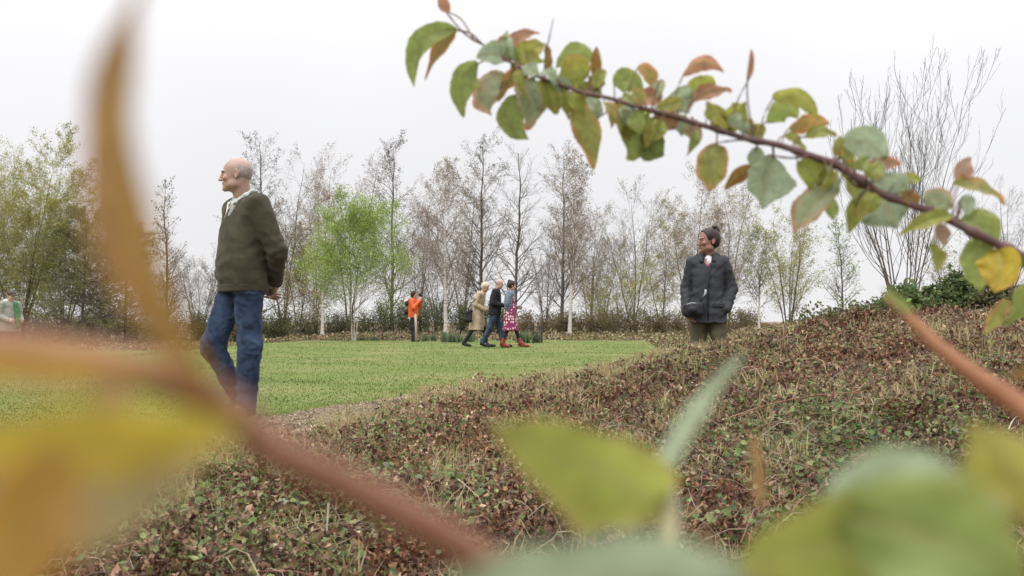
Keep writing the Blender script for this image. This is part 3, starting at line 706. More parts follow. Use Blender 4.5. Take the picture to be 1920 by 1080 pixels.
    def mesh(s):
        D = s.D; ins = D < 0
        c = [ins[i:D.shape[0] - 1 + i, j:D.shape[1] - 1 + j, k:D.shape[2] - 1 + k] for i in (0, 1) for j in (0, 1) for k in (0, 1)]
        sm = sum(x.astype(np.uint8) for x in c); I, J, K = np.nonzero((sm > 0) & (sm < 8)); n = len(I)
        idm = np.full(sm.shape, -1, np.int32); idm[I, J, K] = np.arange(n)
        acc = np.zeros((n, 3)); cnt = np.zeros(n)
        ax = s.ax
        cor = [(i, j, k) for i in (0, 1) for j in (0, 1) for k in (0, 1)]
        for a in cor:
            for axn in range(3):
                if a[axn]: continue
                b = list(a); b[axn] = 1
                ia, ib = (I + a[0], J + a[1], K + a[2]), (I + b[0], J + b[1], K + b[2])
                da, db = D[ia].astype(float), D[ib].astype(float); m = (da < 0) != (db < 0); t = np.where(m, da / np.where(m, da - db, 1), 0)
                for q in range(3):
                    pa, pb = ax[q][ia[q]], ax[q][ib[q]]; acc[:, q] += m * (pa + t * (pb - pa))
                cnt += m
        V = acc / cnt[:, None]; Fs = []
        for axn in range(3):
            sh = [slice(1, -1)] * 3; sh[axn] = slice(None, -1); sh2 = list(sh); sh2[axn] = slice(1, None)
            A, B = ins[tuple(sh)], ins[tuple(sh2)]
            u, v = [(1, 2), (2, 0), (0, 1)][axn]
            for flip in (0, 1):
                m = (A & ~B) if not flip else (~A & B)
                e = list(np.nonzero(m)); 
                for q in (u, v): e[q] = e[q] + 1
                def cell(du, dv):
                    g = [e[0].copy(), e[1].copy(), e[2].copy()]; g[u] -= du; g[v] -= dv; return idm[tuple(g)]
                f = np.stack([cell(1, 1), cell(0, 1), cell(0, 0), cell(1, 0)], -1)
                if flip: f = f[:, ::-1]
                Fs.append(f)
        F = np.concatenate(Fs); F = F[(F >= 0).all(1)]
        return V, F
    def obj(s, name, mat, parent, colf=None):
        V, F = s.mesh()
        return mk(name, V, F, mat, parent, col=None if colf is None else colf(V), smooth=True)

def Rz(a): c, s_ = math.cos(a), math.sin(a); return np.array([[c, -s_, 0], [s_, c, 0], [0, 0, 1]])
def Rx(a): c, s_ = math.cos(a), math.sin(a); return np.array([[1, 0, 0], [0, c, -s_], [0, s_, c]])
def Ry(a): c, s_ = math.cos(a), math.sin(a); return np.array([[c, 0, s_], [0, 1, 0], [-s_, 0, c]])

def skin_mat():
    m, nt, no, li = new_mat('skin')
    out = N(no, 'ShaderNodeOutputMaterial'); b = N(no, 'ShaderNodeBsdfPrincipled'); b.inputs['Roughness'].default_value = .5
    b.inputs['Subsurface Weight'].default_value = .12; b.inputs['Subsurface Radius'].default_value = (.01, .004, .002); b.inputs['Subsurface Scale'].default_value = 1
    a = N(no, 'ShaderNodeAttribute', attribute_name='col'); tc = N(no, 'ShaderNodeTexCoord')
    n = N(no, 'ShaderNodeTexNoise'); n.inputs['Scale'].default_value = 30; n.inputs['Detail'].default_value = 5; li.new(tc.outputs['Object'], n.inputs['Vector'])
    r = N(no, 'ShaderNodeMapRange'); r.inputs[3].default_value = .82; r.inputs[4].default_value = 1.15; li.new(n.outputs[0], r.inputs[0])
    c = mix_rgb(nt, 1.0, a.outputs['Color'], r.outputs[0], 'MULTIPLY'); li.new(c, b.inputs['Base Color'])
    bp = N(no, 'ShaderNodeBump'); bp.inputs['Strength'].default_value = .25; bp.inputs['Distance'].default_value = .003; li.new(n.outputs[0], bp.inputs['Height']); li.new(bp.outputs[0], b.inputs['Normal'])
    li.new(b.outputs[0], out.inputs[0]); return m
M['skin'] = skin_mat()
M['black'] = plain('black_cloth', (.010, .010, .012), (.022, .022, .026), .6, 12, .3, 60)
M['eye'] = plain('eye_dark', (.02, .015, .012), (.05, .04, .03), .2, 50, 0, 60)

def head(F, T, s=1., fem=False):
    """T = (centre, rotation); local forward is -y, up +z; face height about .23"""
    e = lambda c, r, k, rot=None: F.ell(np.array(c) * s, np.array(r) * s, k, T, rot)
    e((0, .018, .032), (.076, .096, .084), .01)
    e((0, .04, .01), (.07, .066, .07), .03)
    e((0, -.028, -.03), (.060 if not fem else .057, .058, .078), .03)
    e((0, -.038, -.082), (.046 if not fem else .038, .042, .030), .03)
    e((0, -.078, -.100), (.024 if not fem else .016, .017, .017), .02)
    for sx in (-1, 1):
        e((sx * .050, -.008, -.072), (.016, .034, .022), .025)
        e((sx * .036, -.066, -.026), (.022, .018, .018), .02)
        e((sx * .028, -.081, .021), (.024, .011, .009 if not fem else .006), .010)
        e((sx * .032, -.093, .001), (.018, .014, .011), -.008)
        e((sx * .033, -.084, -.048), (.0035, .010, .018), -.008, Ry(sx * .35))
    e((0, -.084, .000), (.010, .014, .022), .012)
    e((0, -.096, -.018), (.010, .014, .020), .010, Rx(-.35))
    e((0, -.107, -.032), (.012, .013, .010), .008)
    for sx in (-1, 1):
        e((sx * .0125, -.098, -.035), (.007, .010, .007), .006)
        e((sx * .031, -.074, -.002), (.014, .012, .0115), .003)     # eyelids
        e((sx * .006, -.103, -.043), (.004, .006, .003), -.003)
    e((0, -.084, -.057), (.024, .011, .0065), .006)
    e((0, -.083, -.069), (.020, .011, .007), .006)
    e((0, -.097, -.063), (.024, .007, .0018), -.003)
    for sx in (-1, 1):
        e((sx * .077, .016, -.004), (.007, .018, .031), .006, Rz(-sx * .35))
        e((sx * .0835, .010, .002), (.004, .009, .015), -.004)
        e((sx * .078, .008, -.028), (.006, .009, .010), .005)

def hand(F, wr, d, n, side, s=1., curl=.5, spread=.12):
    """palm + 4 fingers + thumb. d finger direction, n palm normal (fingers curl towards n), side = +1/-1 thumb along n x d"""
    wr = np.array(wr, float); d = nrm(np.array(d, float)); n = np.array(n, float); n = nrm(n - d * (n @ d)); u = np.cross(n, d) * side
    R_ = np.stack([u, n, d], 1)
    F.cone(wr - d * .03, wr + d * .03, .027 * s, .026 * s, .02)
    F.ell((0, 0, .05 * s), (.042 * s, .017 * s, .055 * s), .02, (wr, R_))
    L = [.075, .083, .077, .060]
    for i in range(4):
        off = (.030 - .020 * i) * s; b = wr + d * (.088 - .004 * abs(i - 1)) * s + u * off
        dd = nrm(d + u * spread * (1.2 - .8 * i)); l = L[i] * s; c1 = curl * (.8 + .12 * i); ang = 0; p = b
        for j, fr in enumerate((.45, .32, .25)):
            ang += c1 * (.9 if j == 0 else 1.0); q = p + (dd * math.cos(ang) + n * math.sin(ang)) * l * fr
            F.cone(p, q, (.0098 - .001 * j) * s, (.0088 - .001 * j) * s, .004); p = q
    b = wr + d * .022 * s + u * .026 * s; p1 = b + (u * .75 + d * .6 + n * .25) * .038 * s; p2 = p1 + (d * .85 + n * .45 + u * .15) * .032 * s; p3 = p2 + (d * .9 + n * .5 - u * .1) * .024 * s
    F.path([b, p1, p2, p3], [.014 * s, .012 * s, .010 * s, .0085 * s], .008)

def person(label, group, loc, yaw, J, skin=(.42, .24, .17), fine=True, head_scale=1., fem=False):
    """the bare continuous body: J holds joints in local metres (left = +x, forward = -y)"""
    t = empty('person', loc, yaw); tag(t, label, 'person', group)
    al = np.array([J[k] for k in ('lh', 'rh', 'lk', 'rk', 'la', 'ra', 'lt', 'rt', 'ls', 'rs', 'le', 're', 'lw', 'rw', 'hd')])
    lo = al.min(0) - np.array([.16, .2, .0]); hi = al.max(0) + np.array([.16, .2, .17]); lo[2] = -.02
    hc = np.array(J['hd'])
    fin = []
    h = .0085
    if fine:
        m = .13
        fin = [((hc[0] - m, hc[0] + m), (hc[1] - m, hc[1] + m), (hc[2] - .15, hc[2] + .14), .003)]
    F = Field(lo, hi, h, fin)
    HR = Rz(J.get('hyaw', 0)) @ Rx(J.get('hpitch', 0)) @ Ry(J.get('hroll', 0))
    T = (hc, HR)
    nb = np.array(J['neck']); pel = (np.array(J['lh']) + np.array(J['rh'])) / 2
    sh = (np.array(J['ls']) + np.array(J['rs'])) / 2; hw = abs(J['ls'][0] - J['rs'][0]) / 2
    F.path([pel, pel * .5 + sh * .5, sh - np.array([0, 0, .06])], [.105, .10, .10], .05)
    F.cone(np.array(J['ls']) * .8 + sh * .2, np.array(J['rs']) * .8 + sh * .2, .05, .05, .05)
    F.cone(nb - np.array([0, 0, .06]), hc + HR @ np.array([0, .028, -.055]) * head_scale, .068 if not fem else .05, .060 if not fem else .046, .03)
    for a in ('l', 'r'):
        F.path([J[a + 's'], J[a + 'e'], J[a + 'w']], [.045, .036, .026], .03)
        F.path([J[a + 'h'], J[a + 'k'], J[a + 'a']], [.075, .05, .037], .03)
        F.path([J[a + 'a'], np.array(J[a + 't'])], [.037, .03], .03)
        if a + 'hand' in J:
            H_ = J[a + 'hand']; hand(F, J[a + 'w'], H_[0], H_[1], H_[2], J.get('hs', 1.), H_[3] if len(H_) > 3 else .5)
    head(F, T, head_scale, fem)
    sk = np.array(skin)
    def colf(V):
        L = (V - hc) @ HR / head_scale; c = np.repeat(sk[None], len(V), 0)
        def sp(p, r): return np.exp(-(((L - np.array(p)) / np.array(r)) ** 2).sum(1))[:, None]
        lip = sp((0, -.1, -.063), (.022, .02, .010)); c = c * (1 - .55 * lip) + np.array([.34, .11, .09]) * sk[0] / .42 * .55 * lip
        for sx in (-1, 1):
            br = sp((sx * .032, -.09, .0205), (.021, .025, .0065)); c = c * (1 - .85 * br) + np.array(J.get('brow', (.08, .06, .05))) * .85 * br
            ey = np.clip(1.4 * sp((sx * .031, -.086, -.002), (.014, .016, .0048)), 0, 1); c = c * (1 - .88 * ey) + np.array([.05, .035, .03]) * .88 * ey
            ck = sp((sx * .045, -.07, -.03), (.025, .03, .02)); c = c * (1 + ck * np.array([.12, -.08, -.08]))
            ea = sp((sx * .083, .012, -.004), (.012, .02, .03)); c = c * (1 + ea * np.array([.08, -.12, -.12]))
        ns = sp((0, -.11, -.03), (.016, .014, .014)); c = c * (1 + ns * np.array([.12, -.1, -.1]))
        return np.clip(c, 0, 1)
    F.obj('body', M['skin'], t, colf)
    return t, T, lo, hi

def stand(s=1., **kw):
    """neutral standing joints for a height of 1.75 * s"""
    J = dict(lh=(.09, 0, .92), rh=(-.09, 0, .92), lk=(.095, -.015, .49), rk=(-.095, -.015, .49), la=(.095, .01, .09), ra=(-.095, .01, .09),
             lt=(.11, -.13, .035), rt=(-.11, -.13, .035), ls=(.185, .0, 1.42), rs=(-.185, 0, 1.42), le=(.235, .03, 1.13), re=(-.235, .03, 1.13),
             lw=(.235, -.04, .87), rw=(-.235, -.04, .87), neck=(0, .005, 1.49), hd=(0, -.015, 1.635))
    for k, v in kw.items():
        J[k] = v
    for k, v in list(J.items()):
        if isinstance(v, tuple) and len(v) == 3 and not hasattr(v[0], '__len__'): J[k] = tuple(np.array(v) * s)
    return J

def fld(lo, hi, h=.009, pad=.06):
    return Field(np.array(lo) - pad, np.array(hi) + pad, h)

def shoes(J, t, mat, r=.046, h=.008):
    for a in ('l', 'r'):
        A_, K_ = np.array(J[a + 'a']), np.array(J[a + 'k']); u_ = nrm(K_ - A_)
        blob_obj('sock', [('c', tuple(A_ - u_ * .03), tuple(A_ + u_ * .13), .045, .049, .01), ('c', tuple(A_ - u_ * .02), tuple(A_ * .6 + np.array(J[a + 't']) * .4), .043, .037, .02)], M['black'], t, .009)
        A = np.array(J[a + 'a']); T_ = np.array(J[a + 't']); d = nrm(T_ - A); f = nrm(np.array([d[0], d[1], 0]))
        heel = A - f * .04; heel = heel + (np.array([A[0], A[1], 0]) * 0)
        low = nrm(T_ - A)
        F = Field(np.minimum(A, T_) - .16, np.maximum(A, T_) + .16, h)
        dn = np.array([0, 0, -1.]) if abs(d[2]) < .8 else -nrm(np.cross(np.cross(d, [0, 0, 1.]) + 1e-6, d))
        hl = A + dn * .045 - f * .035
        F.path([A + np.array([0, 0, .03]), A + dn * .02], [.042, .044], .02)
        F.path([hl, (hl + T_) / 2 + np.array([0, 0, .006]), T_ + f * .06], [.036, .042, .034], .02)
        F.cut((0, 0, -1), (0, 0, 0.0), .006)
        F.obj('shoe', mat, t)

def trousers(J, t, mat, rw=(.175, .125), waist=1.0, rad=(.098, .074, .062), hem=.06, seed=1, amp=.006, h=.0085):
    al = np.array([J[k] for k in ('lh', 'rh', 'lk', 'rk', 'la', 'ra')]); F = Field(al.min(0) - .2, al.max(0) + .22, h)
    pel = (np.array(J['lh']) + np.array(J['rh'])) / 2
    F.loft([(pel[2] - .06, pel[0], pel[1] + .01, rw[0] * .97, rw[1]), (pel[2] + .03, pel[0], pel[1] + .01, rw[0], rw[1]), (waist, pel[0], pel[1], rw[0] * .93, rw[1] * .92)], .03)
    for a in ('l', 'r'):
        Hh, K, A = (np.array(J[a + q]) for q in 'hka')
        F.path([Hh - [0, 0, .02], K, A + nrm(A - K) * .05], rad, .045)
        F.wrinkle(K, .12, A - Hh, 60, .005, seed); F.wrinkle(A + (K - A) * .2, .11, A - K, 75, .006, seed + 3); F.wrinkle((Hh + K) / 2, .15, (A - K) * .6 + np.array([.3, .1, 0]), 45, .004, seed + 4)
        F.wrinkle(Hh - [0, .05, .03], .12, [.5, .2, 1], 80, .004, seed + 5)
        n_ = nrm(A - K); 
        X, Y, Z = np.meshgrid(*F.ax, indexing='ij', sparse=True)
    F.folds(amp, 7, seed, (1, 1, .6))
    # trim hems
    for a in ('l', 'r'):
        K, A = np.array(J[a + 'k']), np.array(J[a + 'a']); n_ = nrm(A - K); o = A + n_ * .035
        X, Y, Z = np.meshgrid(*F.ax, indexing='ij', sparse=True)
        d = (X - o[0]) * n_[0] + (Y - o[1]) * n_[1] + (Z - o[2]) * n_[2]
        near = (X - A[0]) ** 2 + (Y - A[1]) ** 2 + (Z - A[2]) ** 2 < .15 ** 2
        F.D = np.where(near, np.maximum(F.D, d), F.D).astype(np.float32)
    return F.obj('trousers', mat, t)

def top(name, J, t, mat, sec, arm=(.068, .056, .042), cuff=.05, seed=1, amp=.006, h=.0085, vneck=None, sleeves='lr', zmax=None, extra=None, p=2.3):
    al = [J[k] for k in ('ls', 'rs', 'le', 're', 'lw', 'rw')] + [(s_[1] + sg * s_[3], s_[2] + sg * s_[4], s_[0]) for s_ in sec for sg in (-1, 1)]
    al = np.array(al); F = Field(al.min(0) - .13, al.max(0) + .13, h)
    F.loft(sec, .03, p)
    for a in sleeves:
        S_, E, W = (np.array(J[a + q]) for q in 'sew')
        d = nrm(E - W); W2 = W + d * cuff * .2
        mid_ = np.array(J['ls']) * .5 + np.array(J['rs']) * .5
        F.cone(S_ * .55 + mid_ * .45 - [0, 0, .03], S_ - (S_ - mid_) * .08 - [0, 0, .005], arm[0] * .95, arm[0] * .96, .07)
        F.path([S_, E, W2], arm, .022)
        F.wrinkle(E, .11, W - S_, 90, .005, seed + 7); F.wrinkle((E + W) / 2, .09, W - E, 100, .004, seed + 8); F.wrinkle(S_, .12, E - S_, 60, .003, seed + 9)
    z = np.array(sec)[:, 0]
    F.wrinkle((sec[0][1], sec[0][2] - sec[0][4], z.min() + .1), .2, (.1, 0, 1), 62, .004, seed + 2)
    F.folds(amp, 6, seed, (1, 1, .7))
    if vneck:
        c, rr, kk = vneck
        F.ell(c, rr, -.01)
    if extra: extra(F)
    return F.obj(name, mat, t)

def blob_obj(name, prims, mat, t, h=.006, folds=0, seed=1, cuts=(), colf=None, ext=.03):
    """prims: ('e', c, r, k, T, rot) or ('c', a, b, ra, rb, k)"""
    lo, hi = [], []
    for p in prims:
        if p[0] == 'e':
            O, R_ = p[4] if len(p) > 4 and p[4] is not None else (np.zeros(3), np.eye(3)); c = O + R_ @ np.array(p[1], float); m = max(p[2])
            lo.append(c - m); hi.append(c + m)
        else:
            m = max(p[3], p[4]); lo.append(np.minimum(p[1], p[2]) - m); hi.append(np.maximum(p[1], p[2]) + m)
    F = Field(np.min(lo, 0) - ext, np.max(hi, 0) + ext, h)
    for p in prims:
        if p[0] == 'e': F.ell(p[1], p[2], p[3] if len(p) > 3 else .01, p[4] if len(p) > 4 else None, p[5] if len(p) > 5 else None)
        else: F.cone(p[1], p[2], p[3], p[4], p[5] if len(p) > 5 else .01)
    if folds: F.folds(folds, 18, seed, (1, 1, 1))
    for c in cuts: F.cut(c[0], c[1], .004)
    return F.obj(name, mat, t)

def hair_obj(T, t, mat, s=1., kind='short', seed=1, h=.004, thick=.008):
    """shell over the skull cut back from the face, in the head's frame"""
    O, R_ = T
    F = Field(O - .17 * s, O + .17 * s, h)
    e = lambda c, r, k=.01: F.ell(np.array(c) * s, np.array(r) * s, k, T)
    q = thick / s
    if kind == 'bald':
        e((0, .018, .032), (.076 + .003, .096 + .004, .084 + .0015)); e((0, .045, .008), (.0735, .071, .074), .02)
        F.cut(R_ @ np.array([0, -1, .25]), O + R_ @ np.array([0, .012, .03]) * s, .01)
        F.cut(R_ @ np.array([0, .35, 1]), O + R_ @ np.array([0, .03, .072]) * s, .01)
        F.cut(R_ @ np.array([0, .1, -1]), O + R_ @ np.array([0, .05, -.055]) * s, .01)
        e((.083, .008, -.01), (.015, .026, .03), -.004); e((-.083, .008, -.01), (.015, .026, .03), -.004)
    else:
        e((0, .020, .038), (.078 + q, .098 + q, .086 + q)); e((0, .045, .0), (.074 + q, .07 + q, .085 + q), .03)
        if kind == 'bun':
            e((0, .085, .10), (.042, .042, .038), .006); e((.02, .062, .128), (.03, .026, .02), .006); e((-.02, .09, .125), (.026, .026, .02), .006)
        if kind == 'bob':
            e((.062, .03, -.05), (.026, .05, .06), .02); e((-.062, .03, -.05), (.026, .05, .06), .02); e((0, .07, -.05), (.06, .035, .06), .02)
        e((0, -.102, -.022), (.095, .085, .122), -.012); e((0, -.05, -.09), (.09, .065, .085), -.015)                 # face opening
        if kind != 'bob': e((.09, .0, -.03), (.02, .035, .05), -.01); e((-.09, .0, -.03), (.02, .035, .05), -.01)
        if kind != 'bob': F.cut(R_ @ np.array([0, .2, -1]), O + R_ @ np.array([0, .05, -.075]) * s, .015)
    F.folds(.0035 if kind != 'bald' else .001, 26, seed, (1.4, 1, .5), .7)
    return F.obj('hair', mat, t)

GRP = 'visitors walking in the garden'
# ---- the walking man in the green pullover
M['knit'] = knit_mat('olive_wool', (.046, .040, .025), (.064, .056, .036))
M['jeans'] = denim_mat('blue_denim', (.012, .022, .048), (.038, .065, .115))
M['jeans_dark'] = denim_mat('dark_denim', (.022, .034, .06), (.05, .075, .12))
M['shoe_brown'] = plain('brown_leather', (.07, .03, .025), (.11, .05, .035), .5, 20, .2, 60)
M['shirt'] = plain('pale_shirt', (.42, .46, .44), (.52, .55, .50), .8, 30, .2, 90)
M['grey_hair'] = plain('grey_hair', (.24, .205, .185), (.36, .30, .27), .7, 60, .6, 200, (1, 1, .4))
PX = 275.
J = stand(1.0,
    lh=(.088, 0, .93), rh=(-.088, -.01, .93), lk=(.085, .012, .50), rk=(-.11, -.165, .49), la=(.08, -.005, .10), ra=(-.115, .045, .125),
    lt=(.10, -.135, .04), rt=(-.14, -.085, .045), ls=(.182, .02, 1.445), rs=(-.182, .02, 1.445), le=(.245, .130, 1.14), re=(-.245, .130, 1.14),
    lw=(.085, .205, .935), rw=(-.09, .215, .92), neck=(0, .015, 1.505), hd=(0, -.062, 1.665))
J['hyaw'] = math.radians(-32); J['hpitch'] = math.radians(4); J['brow'] = (.12, .09, .07)
J['lhand'] = ((-.55, .12, -.75), (-.2, -.9, 0), -1, .55); J['rhand'] = ((.62, .15, -.70), (.1, .9, 0), -1, .5)
mx = (455 - 960) / FPX * 7.3
man, T, lo, hi = person('bald man in olive pullover and jeans walking with hands behind his back', GRP, (mx, 7.3, float(gz(mx, 7.3)) + .02), math.radians(-50), J, (.35, .225, .17), True, .97)
hair_obj(T, man, M['grey_hair'], .968, 'bald', 3, .0035)
for sx in (-1, 1):
    pass
sec = [(.875, 0, .004, .184, .152), (.91, 0, .002, .192, .157), (.98, 0, -.01, .196, .158), (1.08, 0, -.014, .192, .156), (1.2, 0, -.004, .192, .146), (1.32, 0, .008, .200, .138),
       (1.41, 0, .018, .190, .122), (1.46, 0, .022, .150, .100), (1.50, 0, .024, .098, .082), (1.53, 0, .024, .072, .070)]
top('pullover', J, man, M['knit'], sec, (.082, .069, .049), .03, 11, .011, .007, ((0, -.10, 1.50), (.056, .075, .125), 0))
# ribbed hem
F = Field((-.25, -.22, .84), (.25, .22, .93), .007); F.loft([(.862, 0, .004, .190, .158), (.915, 0, .002, .196, .160)], .01); F.obj('waistband', M['knit'], man)
blob_obj('shirt', [('c', (0, -.005, 1.36), (0, .01, 1.50), .100, .066, .02), ('c', (0, -.05, 1.38), (0, -.03, 1.47), .052, .05, .02)], M['shirt'], man, .006)
for sx in (-1, 1):
    blob_obj('collar', [('c', (sx * .066, .03, 1.555), (sx * .066, -.02, 1.52), .012, .014, .015), ('c', (sx * .066, -.02, 1.52), (sx * .03, -.085, 1.465), .014, .011, .015), ('c', (sx * .066, -.0, 1.515), (sx * .05, -.06, 1.46), .014, .010, .015), ('c', (sx * .066, .03, 1.555), (sx * .02, .088, 1.56), .012, .012, .015)], M['shirt'], man, .004)
M['cord'] = plain('pale_cord', (.55, .5, .45), (.65, .6, .52), .7, 40, .2, 90)
tube_obj('neck_cord', [(.045, -.088, 1.475), (.026, -.102, 1.445), (.008, -.118, 1.42), (-.004, -.136, 1.365)], .006, M['cord'], man)
tube_obj('neck_cord', [(-.045, -.088, 1.475), (-.02, -.104, 1.45), (.0, -.116, 1.43), (.020, -.136, 1.385)], .006, M['cord'], man)
trousers(J, man, M['jeans'], (.168, .128), .96, (.102, .078, .066), .1, 21, .011, .006)
shoes(J, man, M['shoe_brown'])

# ---- the woman on the right
M['parka'] = plain('charcoal_coat', (.022, .024, .028), (.040, .043, .048), .75, 8, .5, 30, bdist=.01)
M['olive'] = plain('olive_trousers', (.07, .065, .04), (.10, .09, .055), .9, 12, .3, 60)
M['white'] = plain('white_cloth', (.60, .52, .56), (.70, .66, .68), .8, 20, .3, 60)
M['brown_hair'] = plain('dark_brown_hair', (.014, .009, .008), (.04, .022, .018), .45, 60, .4, 160, (1.5, .5, 1), bdist=.004)
M['magenta'] = plain('magenta_scarf', (.28, .05, .16), (.36, .10, .2), .8, 20, .3, 60)
s = .925
J = stand(s, lh=(.09, 0, .9), rh=(-.09, 0, .9), ls=(.155, .01, 1.395), rs=(-.155, .01, 1.395), le=(.240, .06, 1.12), re=(-.228, .05, 1.12), lw=(.185, -.08, .90), rw=(-.225, -.09, .88), hd=(0, -.025, 1.63), neck=(0, .01, 1.47),
          lk=(.12, -.03, .49), rk=(-.11, .0, .49), la=(.13, .02, .09), ra=(-.11, .03, .09), lt=(.16, -.1, .035), rt=(-.12, -.1, .035))
J['hyaw'] = math.radians(-58); J['hpitch'] = math.radians(2)
J['rhand'] = ((.25, -.5, -.8), (.6, -.2, .3), 1, .5)
wd = 10.55; wx = (1328 - 960) / FPX * wd
wo, T, lo, hi = person('woman with dark pinned up hair in a charcoal hooded coat standing behind the bank', GRP, (wx, wd, float(gz(wx, wd))), math.radians(-12), J, (.25, .13, .09), True, 1.05, True)
hair_obj(T, wo, M['brown_hair'], 1.05, 'bun', 5, .004, .0045)
sec = [(.71, 0, .0, .225, .165), (.80, 0, 0, .218, .162), (.93, 0, 0, .20, .15), (1.08, 0, 0, .195, .145), (1.2, 0, .005, .20, .14), (1.28, 0, .01, .185, .125), (1.335, 0, .012, .13, .10), (1.385, 0, .015, .085, .085)]
sec = [(z_ - .01, a, b, c * .79, d * .93) for z_, a, b, c, d in sec]
top('coat', J, wo, M['parka'], sec, (.074, .063, .052), .0, 31, .010, .007, ((0, -.105, 1.36), (.055, .08, .10), 0), p=2.6)
blob_obj('hood', [('c', (-.085, .02, 1.345), (-.05, .095, 1.36), .038, .045, .03), ('c', (-.05, .095, 1.36), (.05, .095, 1.36), .048, .048, .03), ('c', (.05, .095, 1.36), (.085, .02, 1.345), .045, .038, .03),
                  ('c', (-.085, .02, 1.345), (-.06, -.08, 1.30), .036, .024, .03), ('c', (.085, .02, 1.345), (.06, -.08, 1.30), .036, .024, .03)], M['black'], wo, .007, .006, 4)
blob_obj('scarf', [('e', (0.005, -.045, 1.33), (.036, .026, .028), .01), ('e', (.012, -.066, 1.295), (.024, .020, .036), .01)], M['white'], wo, .006, .006, 3)
blob_obj('scarf_end', [('e', (0.0, -.088, 1.255), (.022, .016, .022), .01)], M['magenta'], wo, .006, .004, 3)
for sx in (-1, 1):
    blob_obj('pocket', [('c', (sx * .06, -.152, .885), (sx * .155, -.120, .885), .009, .009, .01), ('c', (sx * .06, -.146, .86), (sx * .155, -.114, .86), .014, .014, .02)], M['parka'], wo, .006)
tube_obj('zip', [(.0, -.142, 1.22), (.0, -.150, 1.05), (.002, -.155, .9), (.002, -.168, .72)], .0055, M['black'], wo)
trousers(J, wo, M['olive'], (.165, .12), .93, (.095, .072, .058), .1, 41, .006, .01)
shoes(J, wo, M['black'])
# camera bag at her hip, held on a strap: its own thing
Mw = Rz(math.radians(-12))
def W_(p): q = Mw @ np.array(p, float); return q + np.array([wx, wd, float(gz(wx, wd))])
bagc = (-.135, -.215, .83)
bag = empty('camera_bag', tuple(W_(bagc)), math.radians(-12)); tag(bag, 'black camera bag hanging at the hip of the woman in the charcoal coat', 'bag')
blob_obj('bag_body', [('c', (-.06, 0, .02), (.05, 0, .03), .045, .045, .03), ('c', (-.06, 0, -.035), (.05, 0, -.03), .048, .048, .03), ('c', (-.01, -.02, .0), (-.01, -.05, -.01), .05, .042, .02)], M['black'], bag, .006, .003, 2)
M['grey_trim'] = plain('grey_trim', (.28, .28, .3), (.4, .4, .42), .5, 30, .1, 60)
tube_obj('trim', [(-.06, -.045, .045), (-.02, -.058, .058), (.03, -.056, .056)], .005, M['grey_trim'], bag)
tube_obj('strap', [(.06, -.02, .07), (.10, .015, .14), (.13, .03, .23), (.15, .062, .36), (.16, .09, .45)], .007, M['black'], bag)
tube_obj('buckle', [(.085, -.01, .10), (.112, .0, .15), (.118, .0, .19)], .011, M['grey_trim'], bag)

# ---- three walkers, centre
M['beige'] = plain('beige_coat', (.36, .27, .18), (.46, .36, .25), .9, 8, .4, 30, bdist=.01)
M['blackwool'] = plain('black_wool', (.008, .009, .012), (.018, .018, .024), .85, 12, .3, 60)
M['blond'] = plain('pale_hair', (.42, .34, .25), (.55, .47, .38), .6, 50, .5, 150, (1, 1, .4))
M['dress'] = dress_mat()
M['lightdenim'] = denim_mat('light_denim', (.09, .125, .17), (.17, .22, .28))
M['redboot'] = plain('red_leather', (.20, .03, .02), (.28, .055, .035), .45, 20, .2, 60)
D3 = 27.3
def place(px, d): x = (px - 960) / FPX * d; return x, d, float(gz(x, d)) + .022
# beige coat: leaning forward, looking down to the right
x, y, z = place(897, D3 + .35)
J = stand(.98, lh=(.085, .02, .9), rh=(-.085, .02, .9), lk=(.09, -.14, .50), rk=(-.09, .12, .48), la=(.09, -.20, .10), ra=(-.09, .36, .13), lt=(.09, -.36, .035), rt=(-.09, .26, .04),
          ls=(.175, -.06, 1.39), rs=(-.175, -.06, 1.39), le=(.22, .03, 1.12), re=(-.22, .03, 1.12), lw=(.08, -.22, 1.0), rw=(-.12, -.22, .98), neck=(0, -.10, 1.46), hd=(0, -.19, 1.575))
J['hpitch'] = math.radians(28); J['lhand'] = ((-.4, -.8, 0), (-.6, .3, -.3), 1, .6); J['rhand'] = ((.4, -.8, 0), (.6, .3, -.3), -1, .6)
p1, T, *_ = person('pale haired person in long beige coat and dark boots, leftmost of the three walkers', GRP, (x, y, z), math.radians(78), J, (.42, .25, .18), False, 1., True)
hair_obj(T, p1, M['blond'], 1., 'short', 7, .006, .014)
sec = [(.44, 0, .06, .235, .20), (.55, 0, .05, .225, .19), (.75, 0, .03, .205, .17), (.92, 0, .02, .19, .155), (1.05, 0, .0, .175, .14), (1.2, 0, -.03, .185, .14), (1.31, 0, -.055, .185, .125), (1.38, 0, -.075, .14, .10), (1.45, 0, -.10, .07, .07)]
top('coat', J, p1, M['beige'], sec, (.078, .066, .052), .0, 51, .008, .011)
blob_obj('collar', [('c', (-.07, -.1, 1.42), (.07, -.1, 1.42), .035, .035, .03), ('c', (-.06, -.16, 1.38), (.06, -.16, 1.38), .03, .03, .03)], M['beige'], p1, .008)
trousers(J, p1, M['black'], (.13, .10), .96, (.07, .055, .045), .1, 52, .003, .011); shoes(J, p1, M['black'], h=.011)
